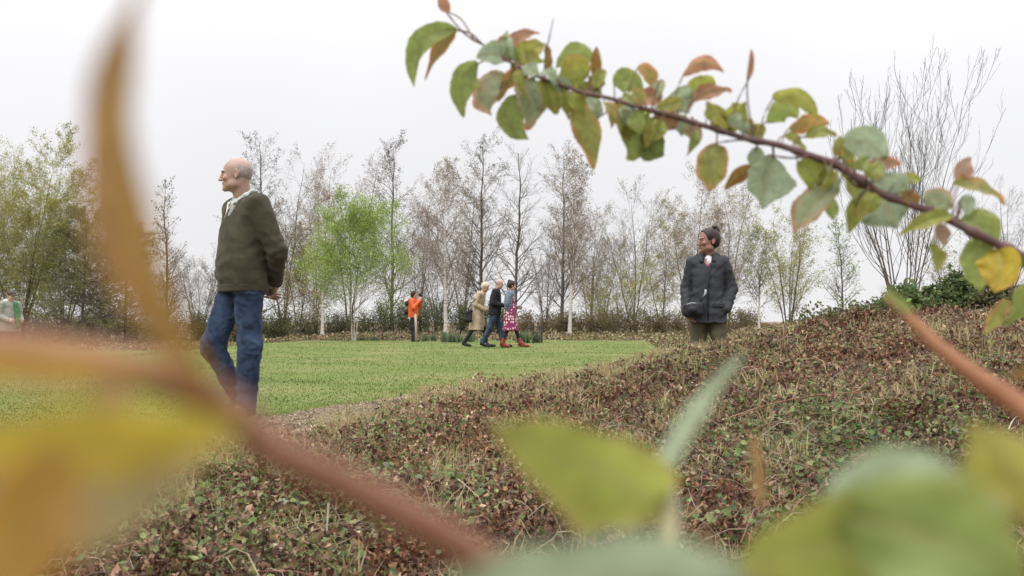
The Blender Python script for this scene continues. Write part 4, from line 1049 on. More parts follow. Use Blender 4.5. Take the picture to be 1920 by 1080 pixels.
# dark handbag behind her
hb = empty('handbag', (x - .24, y - .26, z + .82)); tag(hb, 'dark handbag hanging behind the person in the beige coat', 'bag')
blob_obj('bag_body', [('c', (-.05, 0, .08), (.06, 0, .12), .04, .045, .04), ('c', (-.06, 0, -.12), (.04, 0, -.14), .055, .05, .05), ('c', (-.05, 0, .06), (-.06, 0, -.1), .05, .055, .05), ('c', (.05, 0, .08), (.03, 0, -.1), .045, .05, .05)], M['black'], hb, .011, .004, 3)
tube_obj('strap', [(-.03, 0, .12), (.04, -.01, .26), (.12, -.01, .36), (.18, .0, .42)], .011, M['black'], hb)
# man in the black jacket
x, y, z = place(928, D3)
J = stand(1.0, lh=(.085, .0, .92), rh=(-.085, .0, .92), lk=(.09, -.12, .50), rk=(-.09, .11, .49), la=(.09, -.20, .09), ra=(-.09, .31, .13), lt=(.09, -.35, .035), rt=(-.09, .19, .04),
          ls=(.185, -.03, 1.42), rs=(-.185, -.03, 1.42), le=(.235, .02, 1.13), re=(-.235, .02, 1.13), lw=(.17, -.25, 1.06), rw=(-.17, -.25, 1.06), neck=(0, -.05, 1.485), hd=(0, -.12, 1.62))
J['hpitch'] = math.radians(20); J['lhand'] = ((-.1, -1, 0), (-.8, 0, -.3), 1, .5); J['rhand'] = ((.1, -1, 0), (.8, 0, -.3), -1, .5)
p2, T, *_ = person('grey haired man in black jacket and dark jeans, middle of the three walkers', GRP, (x, y, z), math.radians(82), J, (.46, .28, .22), False)
hair_obj(T, p2, M['grey_hair'], 1., 'bald', 8, .006)
sec = [(.83, 0, .01, .205, .165), (.95, 0, .0, .20, .16), (1.1, 0, -.01, .19, .15), (1.25, 0, -.015, .20, .145), (1.36, 0, -.025, .195, .13), (1.42, 0, -.035, .15, .105), (1.50, 0, -.05, .075, .075)]
top('jacket', J, p2, M['blackwool'], sec, (.080, .066, .052), .0, 61, .007, .011)
trousers(J, p2, M['jeans_dark'], (.17, .13), .97, (.10, .075, .066), .1, 62, .006, .011); shoes(J, p2, M['black'], h=.011)
# spotted dress
x, y, z = place(957, D3 - .25)
J = stand(.97, lh=(.085, .0, .92), rh=(-.085, .0, .92), lk=(.09, -.13, .50), rk=(-.09, .06, .49), la=(.09, -.25, .12), ra=(-.09, .20, .12), lt=(.09, -.40, .045), rt=(-.09, .09, .04),
          ls=(.165, -.01, 1.41), rs=(-.165, -.01, 1.41), le=(.20, .05, 1.14), re=(-.20, .05, 1.14), lw=(.12, -.18, 1.05), rw=(-.12, .04, .92), neck=(0, -.01, 1.48), hd=(0, -.04, 1.62))
J['hpitch'] = math.radians(8); J['hyaw'] = math.radians(25); J['lhand'] = ((-.2, -1, 0), (-.8, 0, -.3), 1, .5)
p3, T, *_ = person('woman in white spotted magenta dress and red boots, rightmost of the three walkers', GRP, (x, y, z), math.radians(82), J, (.45, .27, .2), False, 1., True)
hair_obj(T, p3, M['brown_hair'], 1., 'bun', 9, .006, .012)
sec = [(.43, 0, .0, .22, .205), (.6, 0, .0, .205, .185), (.8, 0, .0, .185, .165), (.95, 0, .005, .17, .15), (1.08, 0, 0, .145, .12), (1.2, 0, -.005, .16, .13), (1.32, 0, -.005, .155, .12), (1.38, 0, -.005, .12, .09), (1.43, 0, -.01, .07, .06)]
F = Field((-.32, -.32, .38), (.32, .32, 1.5), .011); F.loft(sec, .03); F.folds(.010, 9, 71, (1.3, 1.3, .12)); F.obj('dress', M['dress'], p3)
sec = [(.98, 0, .03, .165, .125), (1.1, 0, .02, .165, .13), (1.25, 0, .012, .178, .135), (1.35, 0, .008, .165, .12), (1.42, 0, .005, .11, .09), (1.45, 0, .005, .075, .075)]
def open_front(F): F.ell((0, -.20, 1.2), (.075, .11, .42), -.01)
top('jacket', J, p3, M['lightdenim'], sec, (.068, .056, .045), .0, 73, .006, .011, extra=open_front)
trousers(J, p3, M['black'], (.12, .10), .96, (.07, .052, .042), .1, 72, .002, .011)
shoes(J, p3, M['redboot'], h=.011)
for a in 'lr':
    A_, K_ = np.array(J[a + 'a']), np.array(J[a + 'k']); blob_obj('boot_shaft', [('c', tuple(A_), tuple(A_ + (K_ - A_) * .28), .050, .052, .01), ('c', tuple(A_), tuple(A_ * .5 + np.array(J[a + 't']) * .5 + [0, 0, .015]), .05, .044, .03)], M['redboot'], p3, .011)

# ---- person in orange
M['orange'] = plain('orange_jacket', (.52, .075, .02), (.62, .12, .035), .7, 8, .4, 30, bdist=.01)
x, y, z = place(775, 35)
J = stand(.95, lw=(.07, -.26, 1.42), rw=(-.07, -.26, 1.40), le=(.22, -.10, 1.15), re=(-.22, -.10, 1.15), ls=(.175, .0, 1.40), rs=(-.175, 0, 1.40), hd=(0, -.04, 1.62), la=(.1, .06, .09), ra=(-.1, -.05, .09), lt=(.1, -.08, .035), rt=(-.1, -.19, .035))
J['hpitch'] = math.radians(10); J['lhand'] = ((-.2, -.4, 1), (-.8, .2, .0), 1, .6); J['rhand'] = ((.2, -.4, 1), (.8, .2, 0), -1, .6)
p4, T, *_ = person('person in an orange jacket and black trousers lifting a camera to the face', GRP, (x, y, z), math.radians(70), J, (.4, .24, .17), False)
hair_obj(T, p4, M['brown_hair'], 1., 'bob', 10, .006, .012)
sec = [(.80, 0, 0, .19, .155), (.95, 0, 0, .19, .155), (1.1, 0, 0, .185, .15), (1.22, 0, 0, .19, .145), (1.33, 0, 0, .175, .125), (1.40, 0, 0, .11, .09), (1.43, 0, 0, .075, .075)]
top('jacket', J, p4, M['orange'], sec, (.078, .064, .05), .0, 81, .008, .012)
blob_obj('shirt_tail', [('c', (-.10, .05, .78), (.12, -.02, .78), .07, .07, .03), ('c', (-.08, .05, .70), (.12, -.02, .70), .05, .05, .03)], M['white'], p4, .011, .004)
trousers(J, p4, M['black'], (.16, .12), .9, (.09, .068, .055), .1, 82, .005, .012); shoes(J, p4, M['black'], h=.011)
Ro = Rz(math.radians(70)); q = Ro @ np.array([0, -.235, 1.54]) + np.array([x, y, z])
cm = empty('handheld_camera', tuple(q), math.radians(70)); tag(cm, 'small black camera held up by the person in orange', 'camera')
blob_obj('camera_body', [('c', (-.05, 0, .02), (.05, 0, .02), .026, .026, .01), ('c', (-.05, 0, -.018), (.05, 0, -.018), .026, .026, .01)], M['black'], cm, .006)
tube_obj('lens', [(0, -.01, 0), (0, -.075, 0)], .028, M['black'], cm, 12)
bp_ = Ro @ np.array([0, .20, 1.12]) + np.array([x, y, z])
bk = empty('rucksack', tuple(bp_), math.radians(70)); tag(bk, 'dark rucksack on the back of the person in orange', 'rucksack')
blob_obj('rucksack_body', [('c', (-.04, 0, .13), (.04, 0, .13), .085, .085, .05), ('c', (-.05, .01, -.14), (.05, .01, -.14), .095, .095, .05)], M['black'], bk, .012, .004)
for sx in (-1, 1): tube_obj('strap', [(sx * .08, -.03, .2), (sx * .1, -.12, .28), (sx * .1, -.30, .2), (sx * .1, -.36, .05)], .018, M['black'], bk, 6)

# ---- person at the left edge
M['greyjacket'] = plain('pale_grey_jacket', (.20, .205, .18), (.28, .28, .24), .8, 8, .4, 30, bdist=.01)
M['redtrouser'] = plain('dull_red_trousers', (.20, .05, .05), (.27, .08, .075), .85, 10, .3, 60)
M['cap'] = plain('brown_grey_cap', (.06, .045, .04), (.09, .07, .06), .85, 20, .3, 60)
M['green'] = plain('green_cloth', (.04, .13, .05), (.07, .19, .08), .7, 14, .4, 60)
x, y, z = place(19, 25.5)
z = float(CAMZ + (603 - 553) / FPX * 25.5 - 1.68)
J = stand(.95, le=(.25, .02, 1.14), re=(-.25, .02, 1.14), lw=(.16, -.22, 1.04), rw=(-.16, -.22, 1.04), hd=(0, -.05, 1.62), la=(.1, .12, .09), ra=(-.1, -.1, .09), lt=(.1, -.02, .035), rt=(-.1, -.24, .035))
J['hpitch'] = math.radians(14); J['lhand'] = ((-.3, -1, -.1), (-.8, 0, -.3), 1, .6); J['rhand'] = ((.3, -1, -.1), (.8, 0, -.3), -1, .6)
p5, T, *_ = person('person in brown cap, pale grey jacket and red trousers, at left edge', GRP, (x, y, float(gz(x, y)) + .02), math.radians(55), J, (.4, .25, .18), False)
blob_obj('cap', [('e', (0, .02, .055), (.092, .11, .075), .01, T), ('e', (0, -.10, .045), (.06, .055, .012), .01, T)], M['cap'], p5, .006)
p5.scale = (1.06, 1.06, 1.06)
sec = [(.74, 0, 0, .225, .17), (.85, 0, 0, .215, .17), (1.0, 0, 0, .205, .16), (1.15, 0, 0, .20, .155), (1.26, 0, 0, .195, .14), (1.34, 0, 0, .16, .12), (1.42, 0, 0, .09, .09)]
top('jacket', J, p5, M['greyjacket'], sec, (.086, .072, .056), .0, 91, .009, .011)
blob_obj('hood', [('c', (-.07, .07, 1.42), (.07, .07, 1.42), .055, .055, .03), ('c', (-.08, .0, 1.41), (.08, 0, 1.41), .045, .045, .03)], M['shirt'], p5, .008, .004)
blob_obj('scarf', [('c', (.05, -.15, 1.36), (.09, -.19, 1.0), .05, .065, .03), ('c', (.09, -.19, 1.0), (.08, -.21, .85), .065, .05, .03)], M['green'], p5, .009, .006)
trousers(J, p5, M['redtrouser'], (.17, .13), .92, (.10, .08, .072), .1, 92, .007, .011); shoes(J, p5, M['black'], h=.011)

# ------------------------------------------------------------------ leafy branches close to the camera
FR = np.array([1., 0, 0]); CF = np.array([0, math.cos(PITCH), math.sin(PITCH)]); CU = np.array([0, -math.sin(PITCH), math.cos(PITCH)])
LG = {  # blade colour, tip/edge tint
 'g': ((.24, .31, .085), (.32, .34, .10)), 'y': ((0.270, 0.324, 0.061), (0.405, 0.297, 0.081)), 'p': ((.33, .41, .27), (.32, .37, .22)),
 'o': ((0.351, 0.257, 0.081), (0.567, 0.230, 0.095)), 'r': ((0.405, 0.230, 0.135), (0.540, 0.230, 0.149)), 'go': ((.30, .32, .09), (.58, .27, .11)), 'po': ((0.297, 0.351, 0.203), (0.540, 0.270, 0.162)),
 'd': ((.14, .19, .05), (.18, .22, .06)), 'ye': ((0.567, 0.446, 0.054), (0.540, 0.338, 0.068)), 'b': ((.27, .15, .035), (.30, .14, .05)),
 'pk': ((.40, .27, .20), (.46, .26, .16)), 'yo': ((.38, .36, .08), (.40, .34, .12)), 'ob': ((.46, .28, .06), (.44, .22, .07)), 'gt': ((.42, .36, .18), (.40, .30, .14)), 'gy': ((.28, .31, .065), (.38, .32, .10))}
lr_ = np.random.default_rng(77)

def curve(pts, n):
    """Catmull-Rom through pts"""
    P = np.array(pts, float); P = np.concatenate([[2 * P[0] - P[1]], P, [2 * P[-1] - P[-2]]]); m = len(P) - 3
    out = []
    for q in np.linspace(0, m - 1e-6, n):
        i = int(q); t = q - i; a, b, c, d = P[i:i + 4]
        out.append(.5 * (2 * b + (c - a) * t + (2 * a - 5 * b + 4 * c - d) * t * t + (3 * b - a - 3 * c + d) * t ** 3))
    return np.array(out)

def big_leaf(parent, name, base, tip, wpx, kind, bend=(0, 0), d=1., ddep=0., roll=0., fold=.35, pet=None, mat=None, res=(22, 11), sag=.0):
    """leaf whose base and tip are seen at photo pixels, d metres away; wpx = blade width"""
    k = FPX / d
    B = at(*base, d); T_ = at(*tip, d + ddep); L = np.linalg.norm(T_ - B); w = wpx / k
    mid = (B + T_) / 2 + (FR * bend[0] - CU * bend[1]) / k - CF * sag * L
    t = np.linspace(0, 1, res[0])[:, None]; C1 = 2 * mid - (B + T_) / 2
    Q = (1 - t) ** 2 * B + 2 * t * (1 - t) * C1 + t * t * T_
    Tn = nrm(np.gradient(Q, axis=0)); vn = -CF
    Sd = nrm(np.cross(Tn, vn)); Nn = np.cross(Sd, Tn)
    rl = roll + .35 * (t - .5) * lr_.uniform(-1, 1); S2 = Sd * np.cos(rl) + Nn * np.sin(rl); N2 = np.cross(S2, Tn)
    u = np.linspace(-1, 1, res[1])
    tv = t[:, 0]
    prof = np.sin(PI * np.clip(tv, 0, 1) ** .82) ** .72 * (1 - .25 * tv ** 3); prof[0] = .03; prof[-1] = .0
    prof = prof * (1 + .035 * np.sin(tv * 75) + .05 * np.sin(tv * 11 + lr_.uniform(0, 6)))
    asym = lr_.uniform(-.12, .12)
    V = []
    for i in range(res[0]):
        ww = w / 2 * prof[i]; au = np.abs(u)
        V.append(Q[i] + S2[i] * (u * ww * np.cos(fold * au) * (1 + asym * np.sign(u)))[:, None] + N2[i] * (au * ww * math.sin(fold) + (.05 * w * np.sin(u * 4 + tv[i] * 9 + roll * 5) + .05 * w * np.sin(tv[i] * 17 + np.sign(u) * 1.5 + roll * 9) * au) * au)[:, None])
    V = np.array(V).reshape(-1, 3)
    ix = np.arange(res[0] * res[1]).reshape(res)
    F = np.stack([ix[:-1, :-1], ix[:-1, 1:], ix[1:, 1:], ix[1:, :-1]], -1).reshape(-1, 4)
    ca, cb = (np.array(c) for c in LG[kind]); ca = ca * lr_.uniform(.88, 1.12); cb = cb * lr_.uniform(.88, 1.12)
    U, TT = np.meshgrid(u, tv); e = np.clip(np.abs(U) ** 3 * .8 + np.clip(TT - .72, 0, 1) * 1.8 * lr_.uniform(.3, 1.2) + .35 * wob(U * 1.5, TT * 4, 0, 1., int(lr_.integers(99))) - .05, 0, 1)[..., None]
    c = (ca * (1 - e) + cb * e).reshape(-1, 3)
    vein = np.clip(1 - np.abs(U) * 9, 0, 1) * .7 + .28 * np.clip(np.cos((TT * 9 - np.abs(U) * 1.6) * 2 * PI) - .55, 0, 1) * 2 * (1 - np.abs(U) * .4)
    vein = np.clip(vein, 0, 1).ravel() * .6
    if pet is not None:
        q0 = np.array(pet); m_ = (q0 + B) / 2 + CU * .12 * np.linalg.norm(q0 - B)
        pc = curve([q0, m_, B + (Q[1] - B) * .5], 8); Vp, Fp = tubes(pc[None], np.full((1, 8), max(w * .02, .0007 * d)), 6)
        F = np.concatenate([F, Fp + len(V)]); V = np.concatenate([V, Vp]); c = np.concatenate([c, np.repeat(np.array([[.26, .17, .08]]), len(Vp), 0)]); vein = np.concatenate([vein, np.zeros(len(Vp))])
    return mk(name, V, F, mat or M['leaf'], parent, col=np.clip(c, 0, 1), smooth=True, extra={'vein': vein})

def stem(name, pts, mat, parent, n=60, k=10, knob=0.):
    """pts rows: px, py, d, radius in photo pixels"""
    P = np.array([at(a, b, d) for a, b, d, _ in pts]); R = np.array([[q[3] * q[2] / FPX * (.78 if name != 'stem' or parent.name == 'leafy_branch' else 1)] * 3 for q in pts])
    C_ = curve(P, n); Rr = curve(R, n)[:, 0]
    if knob: Rr = Rr * (1 + knob * np.clip(np.sin(np.arange(n) * 1.1) * np.sin(np.arange(n) * .37 + 1), 0, 1))
    V, F = tubes(C_[None], Rr[None], k)
    caps = [F, np.arange(k)[None, ::-1], (np.arange(k) + (n - 1) * k)[None]]
    mk(name, V, caps, mat, parent, smooth=True); return C_

DB = 1.05
br = empty('leafy_branch', tuple(at(1960, 500, .98)))
tag(br, 'nearly sharp dark branch with green and orange tinged leaves arching across the top right', 'branch')
main_pts = [(836, 22, 1.12, 1.6), (870, 62, 1.11, 2.2), (912, 88, 1.10, 2.6), (960, 118, 1.09, 3.2), (1020, 148, 1.08, 3.8), (1090, 172, 1.07, 4.4), (1150, 186, 1.06, 5.2), (1200, 201, 1.05, 5.6),
            (1260, 218, 1.04, 6), (1345, 243, 1.03, 6.6), (1400, 260, 1.02, 7.2), (1460, 272, 1.01, 7.8), (1520, 292, 1.0, 8.5), (1570, 310, 1.0, 9.5), (1612, 336, .99, 10.5), (1650, 362, .99, 9), (1710, 384, .98, 9.5),
            (1775, 410, .98, 10), (1830, 438, .97, 10.5), (1880, 462, .97, 11), (1960, 502, .96, 11.5), (2100, 560, .95, 12.5), (2350, 640, .94, 14)]
class _Off:  # parts are placed in world space; give the empty an identity frame
    pass
br.location = (0, 0, 0)
mc = stem('stem', main_pts, M['stem'], br, 150, 10, .45)
def near(px, py, off=0):
    q = at(px, py, 1.04); return mc[np.argmin(((mc - q) ** 2).sum(1))]
for pts in ([(1022, 148, 1.08, 2.2), (1022, 110, 1.085, 2), (1030, 70, 1.09, 1.5), (1038, 34, 1.095, .9)], [(1414, 262, 1.02, 2.4), (1402, 190, 1.03, 2), (1402, 140, 1.03, 1.6), (1408, 92, 1.03, 1.0)],
            [(1160, 190, 1.06, 2.4), (1135, 212, 1.05, 1.8), (1118, 222, 1.05, 1.2)], [(1400, 262, 1.02, 2.6), (1372, 264, 1.01, 2), (1345, 268, 1.01, 1.4)], [(1520, 293, 1., 3), (1480, 296, .99, 2.4), (1440, 290, .99, 2)],
            [(1700, 380, .98, 3.4), (1712, 356, .98, 3), (1708, 340, .98, 2.2)], [(1640, 355, .99, 3), (1600, 345, .99, 3), (1585, 300, .99, 2)], [(1780, 412, .98, 6), (1795, 405, .98, 5), (1800, 380, .98, 3)]):
    stem('spur', pts, M['stem'], br, 16, 8, .3)
A_LEAVES = [
 ((843, 24), (831, -16), 18, 'r', (-5, 0)), ((857, 55), (776, 164), 40, 'g', (-26, -22)), ((857, 57), (797, 150), 26, 'o', (4, -24)), ((897, 119), (868, 220), 42, 'g', (-20, -6)),
 ((950, 108), (892, 107), 36, 'p', (0, -2)), ((957, 118), (950, 58), 24, 'p', (-5, 0)), ((957, 100), (1012, 64), 24, 'r', (-6, -12)), ((970, 122), (1022, 84), 36, 'y', (0, -8)), ((985, 95), (1008, 120), 22, 'gy', (4, 0)),
 ((1024, 132), (1021, 80), 14, 'b', (4, 0)), ((946, 140), (922, 216), 46, 'po', (-20, 0)), ((985, 132), (934, 192), 24, 'o', (-10, -10)), ((966, 178), (992, 262), 48, 'g', (-22, 8)), ((972, 150), (984, 242), 52, 'po', (12, 0)),
 ((1018, 150), (1040, 214), 44, 'gy', (0, 0)), ((1050, 152), (1038, 208), 24, 'p', (6, 0)), ((1110, 118), (1042, 128), 34, 'g', (0, -18)), ((1104, 142), (1042, 158), 56, 'y', (0, -12)), ((1122, 150), (1120, 86), 18, 'b', (-4, 0)),
 ((1074, 184), (1112, 320), 44, 'go', (14, -8)), ((1085, 170), (1066, 215), 24, 'o', (-6, 0)), ((1150, 158), (1206, 176), 36, 'g', (0, -12)), ((1118, 160), (1090, 196), 40, 'gy', (0, 0)), ((1196, 124), (1222, 168), 24, 'o', (8, -4)), ((1238, 150), (1208, 192), 22, 'po', (4, 0)),
 ((1242, 180), (1188, 198), 30, 'r', (0, -6)), ((1158, 186), (1160, 234), 34, 'gy', (-4, 0)), ((1216, 214), (1186, 302), 66, 'g', (-14, 4)), ((1226, 244), (1246, 290), 42, 'd', (-14, 10)), ((1228, 214), (1264, 244), 34, 'r', (6, 0)), ((1205, 212), (1180, 262), 46, 'gy', (-12, 0)),
 ((1302, 182), (1244, 206), 42, 'p', (0, -6)), ((1280, 142), (1358, 136), 26, 'r', (-2, -22)), ((1286, 186), (1342, 160), 38, 'y', (0, -10)), ((1300, 192), (1372, 172), 26, 'r', (0, -8)), ((1300, 226), (1308, 272), 24, 'pk', (0, 0)), ((1340, 236), (1398, 190), 42, 'gy', (4, 2)),
 ((1404, 150), (1410, 92), 9, 'r', (2, 0)), ((1448, 184), (1536, 226), 26, 'gy', (2, -20)), ((1437, 230), (1496, 222), 36, 'g', (0, -20)), ((1480, 242), (1556, 232), 26, 'o', (0, -8)), ((1414, 232), (1426, 264), 28, 'gy', (2, 0)), ((1508, 258), (1568, 256), 20, 'gy', (0, -8)),
 ((1344, 270), (1330, 360), 44, 'go', (-4, 0)), ((1452, 294), (1430, 392), 82, 'p', (-6, 0)), ((1416, 312), (1358, 358), 24, 'b', (-4, -6)), ((1494, 306), (1546, 378), 44, 'y', (8, -6)), ((1574, 357), (1488, 440), 46, 'po', (-8, -12)), ((1554, 368), (1562, 414), 22, 'g', (0, 0)),
 ((1608, 370), (1590, 438), 30, 'gy', (4, 0)), ((1580, 264), (1664, 300), 54, 'p', (4, -10)), ((1572, 266), (1602, 306), 28, 'ye', (-2, 0)), ((1618, 320), (1690, 308), 26, 'r', (0, -8)), ((1624, 342), (1684, 428), 84, 'p', (4, -6)), ((1690, 342), (1728, 336), 18, 'y', (0, -4)),
 ((1692, 360), (1716, 388), 24, 'b', (4, 0)), ((1728, 376), (1786, 392), 42, 'po', (0, -10)), ((1782, 404), (1684, 442), 26, 'y', (4, -8)), ((1800, 342), (1818, 294), 28, 'pk', (-6, 0)), ((1786, 346), (1884, 384), 28, 'go', (6, -12)), ((1806, 366), (1812, 404), 24, 'p', (4, 0)),
 ((1800, 412), (1852, 470), 54, 'g', (12, -8)), ((1832, 448), (1834, 542), 44, 'g', (-6, 0)), ((1744, 458), (1756, 512), 26, 'gy', (2, 0)), ((1872, 468), (1862, 548), 56, 'ye', (6, 0)), ((1760, 420), (1772, 462), 24, 'pk', (0, 0)),
 ((1950, 520), (1880, 606), 74, 'g', (4, -8)), ((1892, 560), (1848, 628), 26, 'go', (-4, 0)), ((1980, 470), (1905, 492), 44, 'd', (0, 0)), ((1260, 215), (1300, 262), 24, 'gy', (0, 0)), ((1580, 300), (1590, 345), 22, 'gy', (3, 0)), ((1330, 215), (1372, 240), 30, 'g', (0, -4)), ((1470, 255), (1510, 285), 20, 'gy', (0, -4))]
A_PET = {23: (1140, 142), 32: (1290, 212), 37: None, 38: (1425, 225), 4: None}
for i, (b_, t_, w_, k_, be) in enumerate(A_LEAVES):
    dd = 1.13 - .17 * (b_[0] - 830) / 1100 + lr_.uniform(-.018, .018)
    ln = math.hypot(t_[0] - b_[0], t_[1] - b_[1])
    q = near(*b_); w_ *= 1.12
    roll = lr_.uniform(-.8, .8); 
    big_leaf(br, 'leaf', b_, t_, w_ * 1.12 / max(.75, math.cos(roll) * math.cos(.3)), k_, be, dd, lr_.uniform(-.25, .25) * ln / FPX, roll, lr_.uniform(.15, .6), q, sag=lr_.uniform(-.05, .2))

for i in range(54):   # smaller leaves filling the clumps along the stem
    q = mc[int(lr_.integers(16, 100))]; dq = q @ CF - CAMZ * CF[2]; px_ = 960 + q[0] / dq * FPX; py_ = 540 - ((q - np.array([0, 0, CAMZ])) @ CU) / dq * FPX
    a_ = lr_.uniform(-2.7, -.4) if i % 2 else lr_.uniform(.7, 2.4); ln = lr_.uniform(28, 55); b_ = (px_ + 12 * math.cos(a_), py_ + 12 * math.sin(a_)); t_ = (b_[0] + ln * math.cos(a_), b_[1] + ln * math.sin(a_) + 8)
    big_leaf(br, 'leaf', b_, t_, lr_.uniform(22, 38), ['gy', 'g', 'go', 'p', 'y', 'p', 'gy'][i % 7], (lr_.uniform(-8, 8), lr_.uniform(-8, 4)), dq + lr_.uniform(-.03, .03), 0, lr_.uniform(-.7, .7), lr_.uniform(.2, .7), q, sag=lr_.uniform(0, .2), res=(14, 7))

# very close shrub at the left: stem with big blurred leaves
nb = empty('near_twig', (0, 0, 0)); tag(nb, 'strongly blurred reddish brown twig with yellow and orange leaves very close at the left', 'branch')
stem('stem', [(-260, 610, .112, 30), (-60, 640, .112, 34), (120, 668, .112, 36), (300, 706, .112, 36), (420, 762, .114, 36), (500, 835, .116, 36), (620, 895, .120, 36), (760, 965, .126, 36), (880, 1035, .131, 35), (1010, 1125, .139, 34), (1160, 1240, .15, 33), (1400, 1500, .18, 32)], M['stem_red'], nb, 90, 12)
big_leaf(nb, 'leaf', (400, 745), (296, -70), 152, 'b', (-118, -20), .100, .01, .4, .3, at(425, 762, .113), sag=.05, res=(30, 13))
big_leaf(nb, 'leaf', (455, 800), (-220, 840), 150, 'ye', (-10, 0), .094, -.005, .3, .3, at(470, 815, .114), sag=.0, res=(30, 13))
big_leaf(nb, 'leaf', (400, 815), (-240, 1090), 230, 'gt', (0, -20), .098, -.005, .35, .3, at(470, 825, .114), sag=.0, res=(30, 13))
big_leaf(nb, 'leaf', (330, 700), (-230, 680), 80, 'ob', (0, -10), .096, -.005, .3, .3, at(330, 716, .112), res=(26, 11))
big_leaf(nb, 'leaf', (110, 820), (-120, 1190), 190, 'ob', (20, 40), .092, -.005, .35, .35, at(300, 716, .112), res=(30, 13))
big_leaf(nb, 'leaf', (260, 690), (120, 850), 46, 'pk', (-10, 10), .10, 0, .2, .3, at(262, 690, .112), res=(26, 11))

# close shoot at the bottom, right of centre
cs = empty('near_shoot', (0, 0, 0)); tag(cs, 'blurred fresh shoot with broad green and pale leaves rising at the bottom right of centre', 'branch')
stem('stem', [(1246, 880, 0.22, 17), (1252, 960, 0.205, 20), (1257, 1040, 0.19, 22), (1262, 1140, 0.18, 24), (1290, 1300, 0.205, 18), (1400, 1600, 0.197, 20)], M['leafstem'], cs, 30, 10)
big_leaf(cs, 'leaf', (1244, 955), (918, 792), 195, 'gy', (20, -10), 0.213, -.03, 0.205, .3, at(1250, 960, 0.238), sag=.1)
big_leaf(cs, 'leaf', (1238, 905), (1398, 660), 58, 'p', (-20, 12), 0.213, .03, .8, .5, at(1250, 905, 0.246), sag=.0)
big_leaf(cs, 'leaf', (1400, 1110), (830, 1085), 230, 'p', (0, -20), 0.139, -.02, .2, 0.205, at(1262, 1140, 0.221), sag=.1)
big_leaf(cs, 'leaf', (1235, 900), (1040, 815), 40, 'p', (10, -12), 0.230, .0, .6, .4, at(1250, 905, 0.246))

rs = empty('near_shoot', (0, 0, 0)); tag(rs, 'blurred leaf cluster with one broad green leaf in the bottom right corner', 'branch')
stem('stem', [(1700, 1080, 0.197, 12), (1760, 1140, 0.197, 13), (1850, 1300, 0.197, 15), (1950, 1550, 0.197, 18)], M['leafstem'], rs, 24, 10)
big_leaf(rs, 'leaf', (1700, 1100), (1370, 1080), 260, 'gy', (0, -70), 0.172, -.01, .1, .3, at(1700, 1085, 0.197), sag=.1)
big_leaf(rs, 'leaf', (1540, 960), (1930, 1110), 235, 'g', (30, -25), 0.164, -.01, .15, 0.205, at(1700, 1080, 0.197), sag=.15)
big_leaf(rs, 'leaf', (1540, 930), (1880, 960), 190, 'p', (0, -10), 0.176, 0, .5, .3, at(1600, 1000, 0.180), sag=.1)
big_leaf(rs, 'leaf', (2000, 960), (1815, 790), 165, 'yo', (0, 10), 0.189, 0, .2, .3, at(1760, 1140, 0.197), sag=.0)
big_leaf(rs, 'leaf', (1890, 990), (1840, 800), 120, 'gy', (-10, 0), 0.193, 0, .2, .3, at(1760, 1140, 0.197), sag=.0)

rt = empty('near_twig', (0, 0, 0)); tag(rt, 'blurred rusty orange twig slanting down at the right edge in front of the bank', 'branch')
stem('stem', [(1662, 560, 0.385, 4), (1706, 596, 0.377, 9), (1760, 650, 0.369, 15), (1830, 705, 0.361, 18), (1900, 752, 0.353, 23), (1990, 825, 0.344, 25), (2150, 960, .335, 28), (2400, 1200, .33, 30)], M['stem_rust'], rt, 50, 12)
big_leaf(rt, 'leaf', (1712, 592), (1652, 538), 20, 'g', (0, -4), 0.377, 0, .3, .3, at(1712, 600, 0.377))
big_leaf(rt, 'leaf', (1960, 700), (1880, 708), 22, 'b', (0, -4), 0.361, 0, .3, .3, at(1925, 770, 0.353))
big_leaf(cs, 'leaf', (1432, 955), (1412, 800), 34, 'b', (4, 0), 0.262, .02, 1.0, .4, at(1256, 1060, 0.230))


# ------------------------------------------------------------------ light, sky, camera
w = bpy.data.worlds.new('World'); S.world = w; w.use_nodes = True
nt = w.node_tree; nt.nodes.clear(); no, li = nt.nodes, nt.links
out = no.new('ShaderNodeOutputWorld'); bg = no.new('ShaderNodeBackground'); bg.inputs[1].default_value = 1.0
sky = no.new('ShaderNodeTexSky'); sky.sky_type = 'NISHITA'; sky.sun_disc = False
sky.sun_elevation = math.radians(48); sky.sun_rotation = math.radians(215)
sm = nt.nodes.new('ShaderNodeVectorMath'); sm.operation = 'SCALE'; sm.inputs[3].default_value = .07; li.new(sky.outputs[0], sm.inputs[0])
tc = no.new('ShaderNodeTexCoord'); sx = no.new('ShaderNodeSeparateXYZ'); li.new(tc.outputs['Generated'], sx.inputs[0])
mr = no.new('ShaderNodeMapRange'); mr.inputs[1].default_value = 0; mr.inputs[2].default_value = 1; mr.inputs[3].default_value = .93; mr.inputs[4].default_value = 4.5
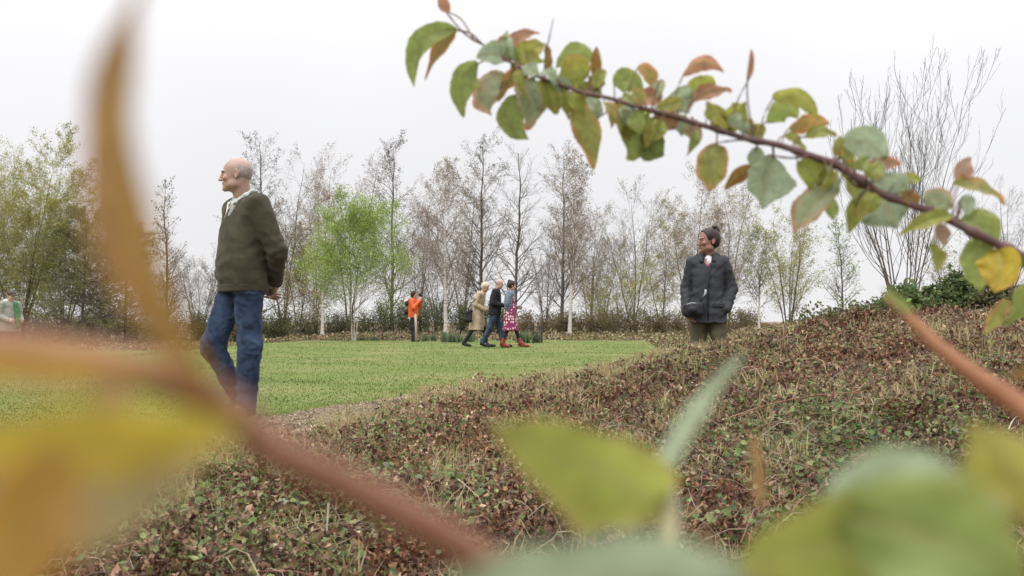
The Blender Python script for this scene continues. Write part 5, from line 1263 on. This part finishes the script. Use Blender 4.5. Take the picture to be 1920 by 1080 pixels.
pw = no.new('ShaderNodeMath'); pw.operation = 'POWER'; pw.inputs[1].default_value = 2.4; pw.use_clamp = True; li.new(sx.outputs['Z'], pw.inputs[0]); li.new(pw.outputs[0], mr.inputs[0])
nz = no.new('ShaderNodeTexNoise'); nz.inputs['Scale'].default_value = 2.2; nz.inputs['Detail'].default_value = 4; li.new(tc.outputs['Generated'], nz.inputs['Vector'])
m2 = no.new('ShaderNodeMapRange'); m2.inputs[1].default_value = .3; m2.inputs[2].default_value = .7; m2.inputs[3].default_value = .95; m2.inputs[4].default_value = 1.04; li.new(nz.outputs[0], m2.inputs[0])
mm = no.new('ShaderNodeMath'); mm.operation = 'MULTIPLY'; li.new(mr.outputs[0], mm.inputs[0]); li.new(m2.outputs[0], mm.inputs[1])
cl = no.new('ShaderNodeVectorMath'); cl.operation = 'SCALE'; cl.inputs[0].default_value = (.985, .98, 1.0); li.new(mm.outputs[0], cl.inputs[3])
cmix = mix_rgb(nt, .94, sm.outputs[0], cl.outputs[0])
li.new(cmix, bg.inputs[0]); li.new(bg.outputs[0], out.inputs[0])

sl = bpy.data.lights.new('sun', 'SUN'); sl.energy = 1.4; sl.angle = math.radians(20); sl.color = (1, .97, .92)
so = bpy.data.objects.new('sun', sl); COL.objects.link(so); so.rotation_euler = (math.radians(42), 0, math.radians(-35))

cam = bpy.data.cameras.new('camera'); co = bpy.data.objects.new('camera', cam); COL.objects.link(co)
co.location = (0, 0, CAMZ); co.rotation_euler = (PI / 2 + PITCH, 0, 0)
cam.sensor_width = 36; cam.lens = FPX / 1920 * 36; cam.clip_start = .01; cam.clip_end = 3000
cam.dof.use_dof = True; cam.dof.focus_distance = 8; cam.dof.aperture_fstop = 9.0
S.camera = co
S.view_settings.view_transform = 'Standard'; S.view_settings.look = 'None'; S.view_settings.gamma = 1; S.view_settings.exposure = 0
S.cycles.max_bounces = 6; S.cycles.diffuse_bounces = 3; S.cycles.glossy_bounces = 2; S.cycles.transmission_bounces = 4
S.cycles.use_denoising = True
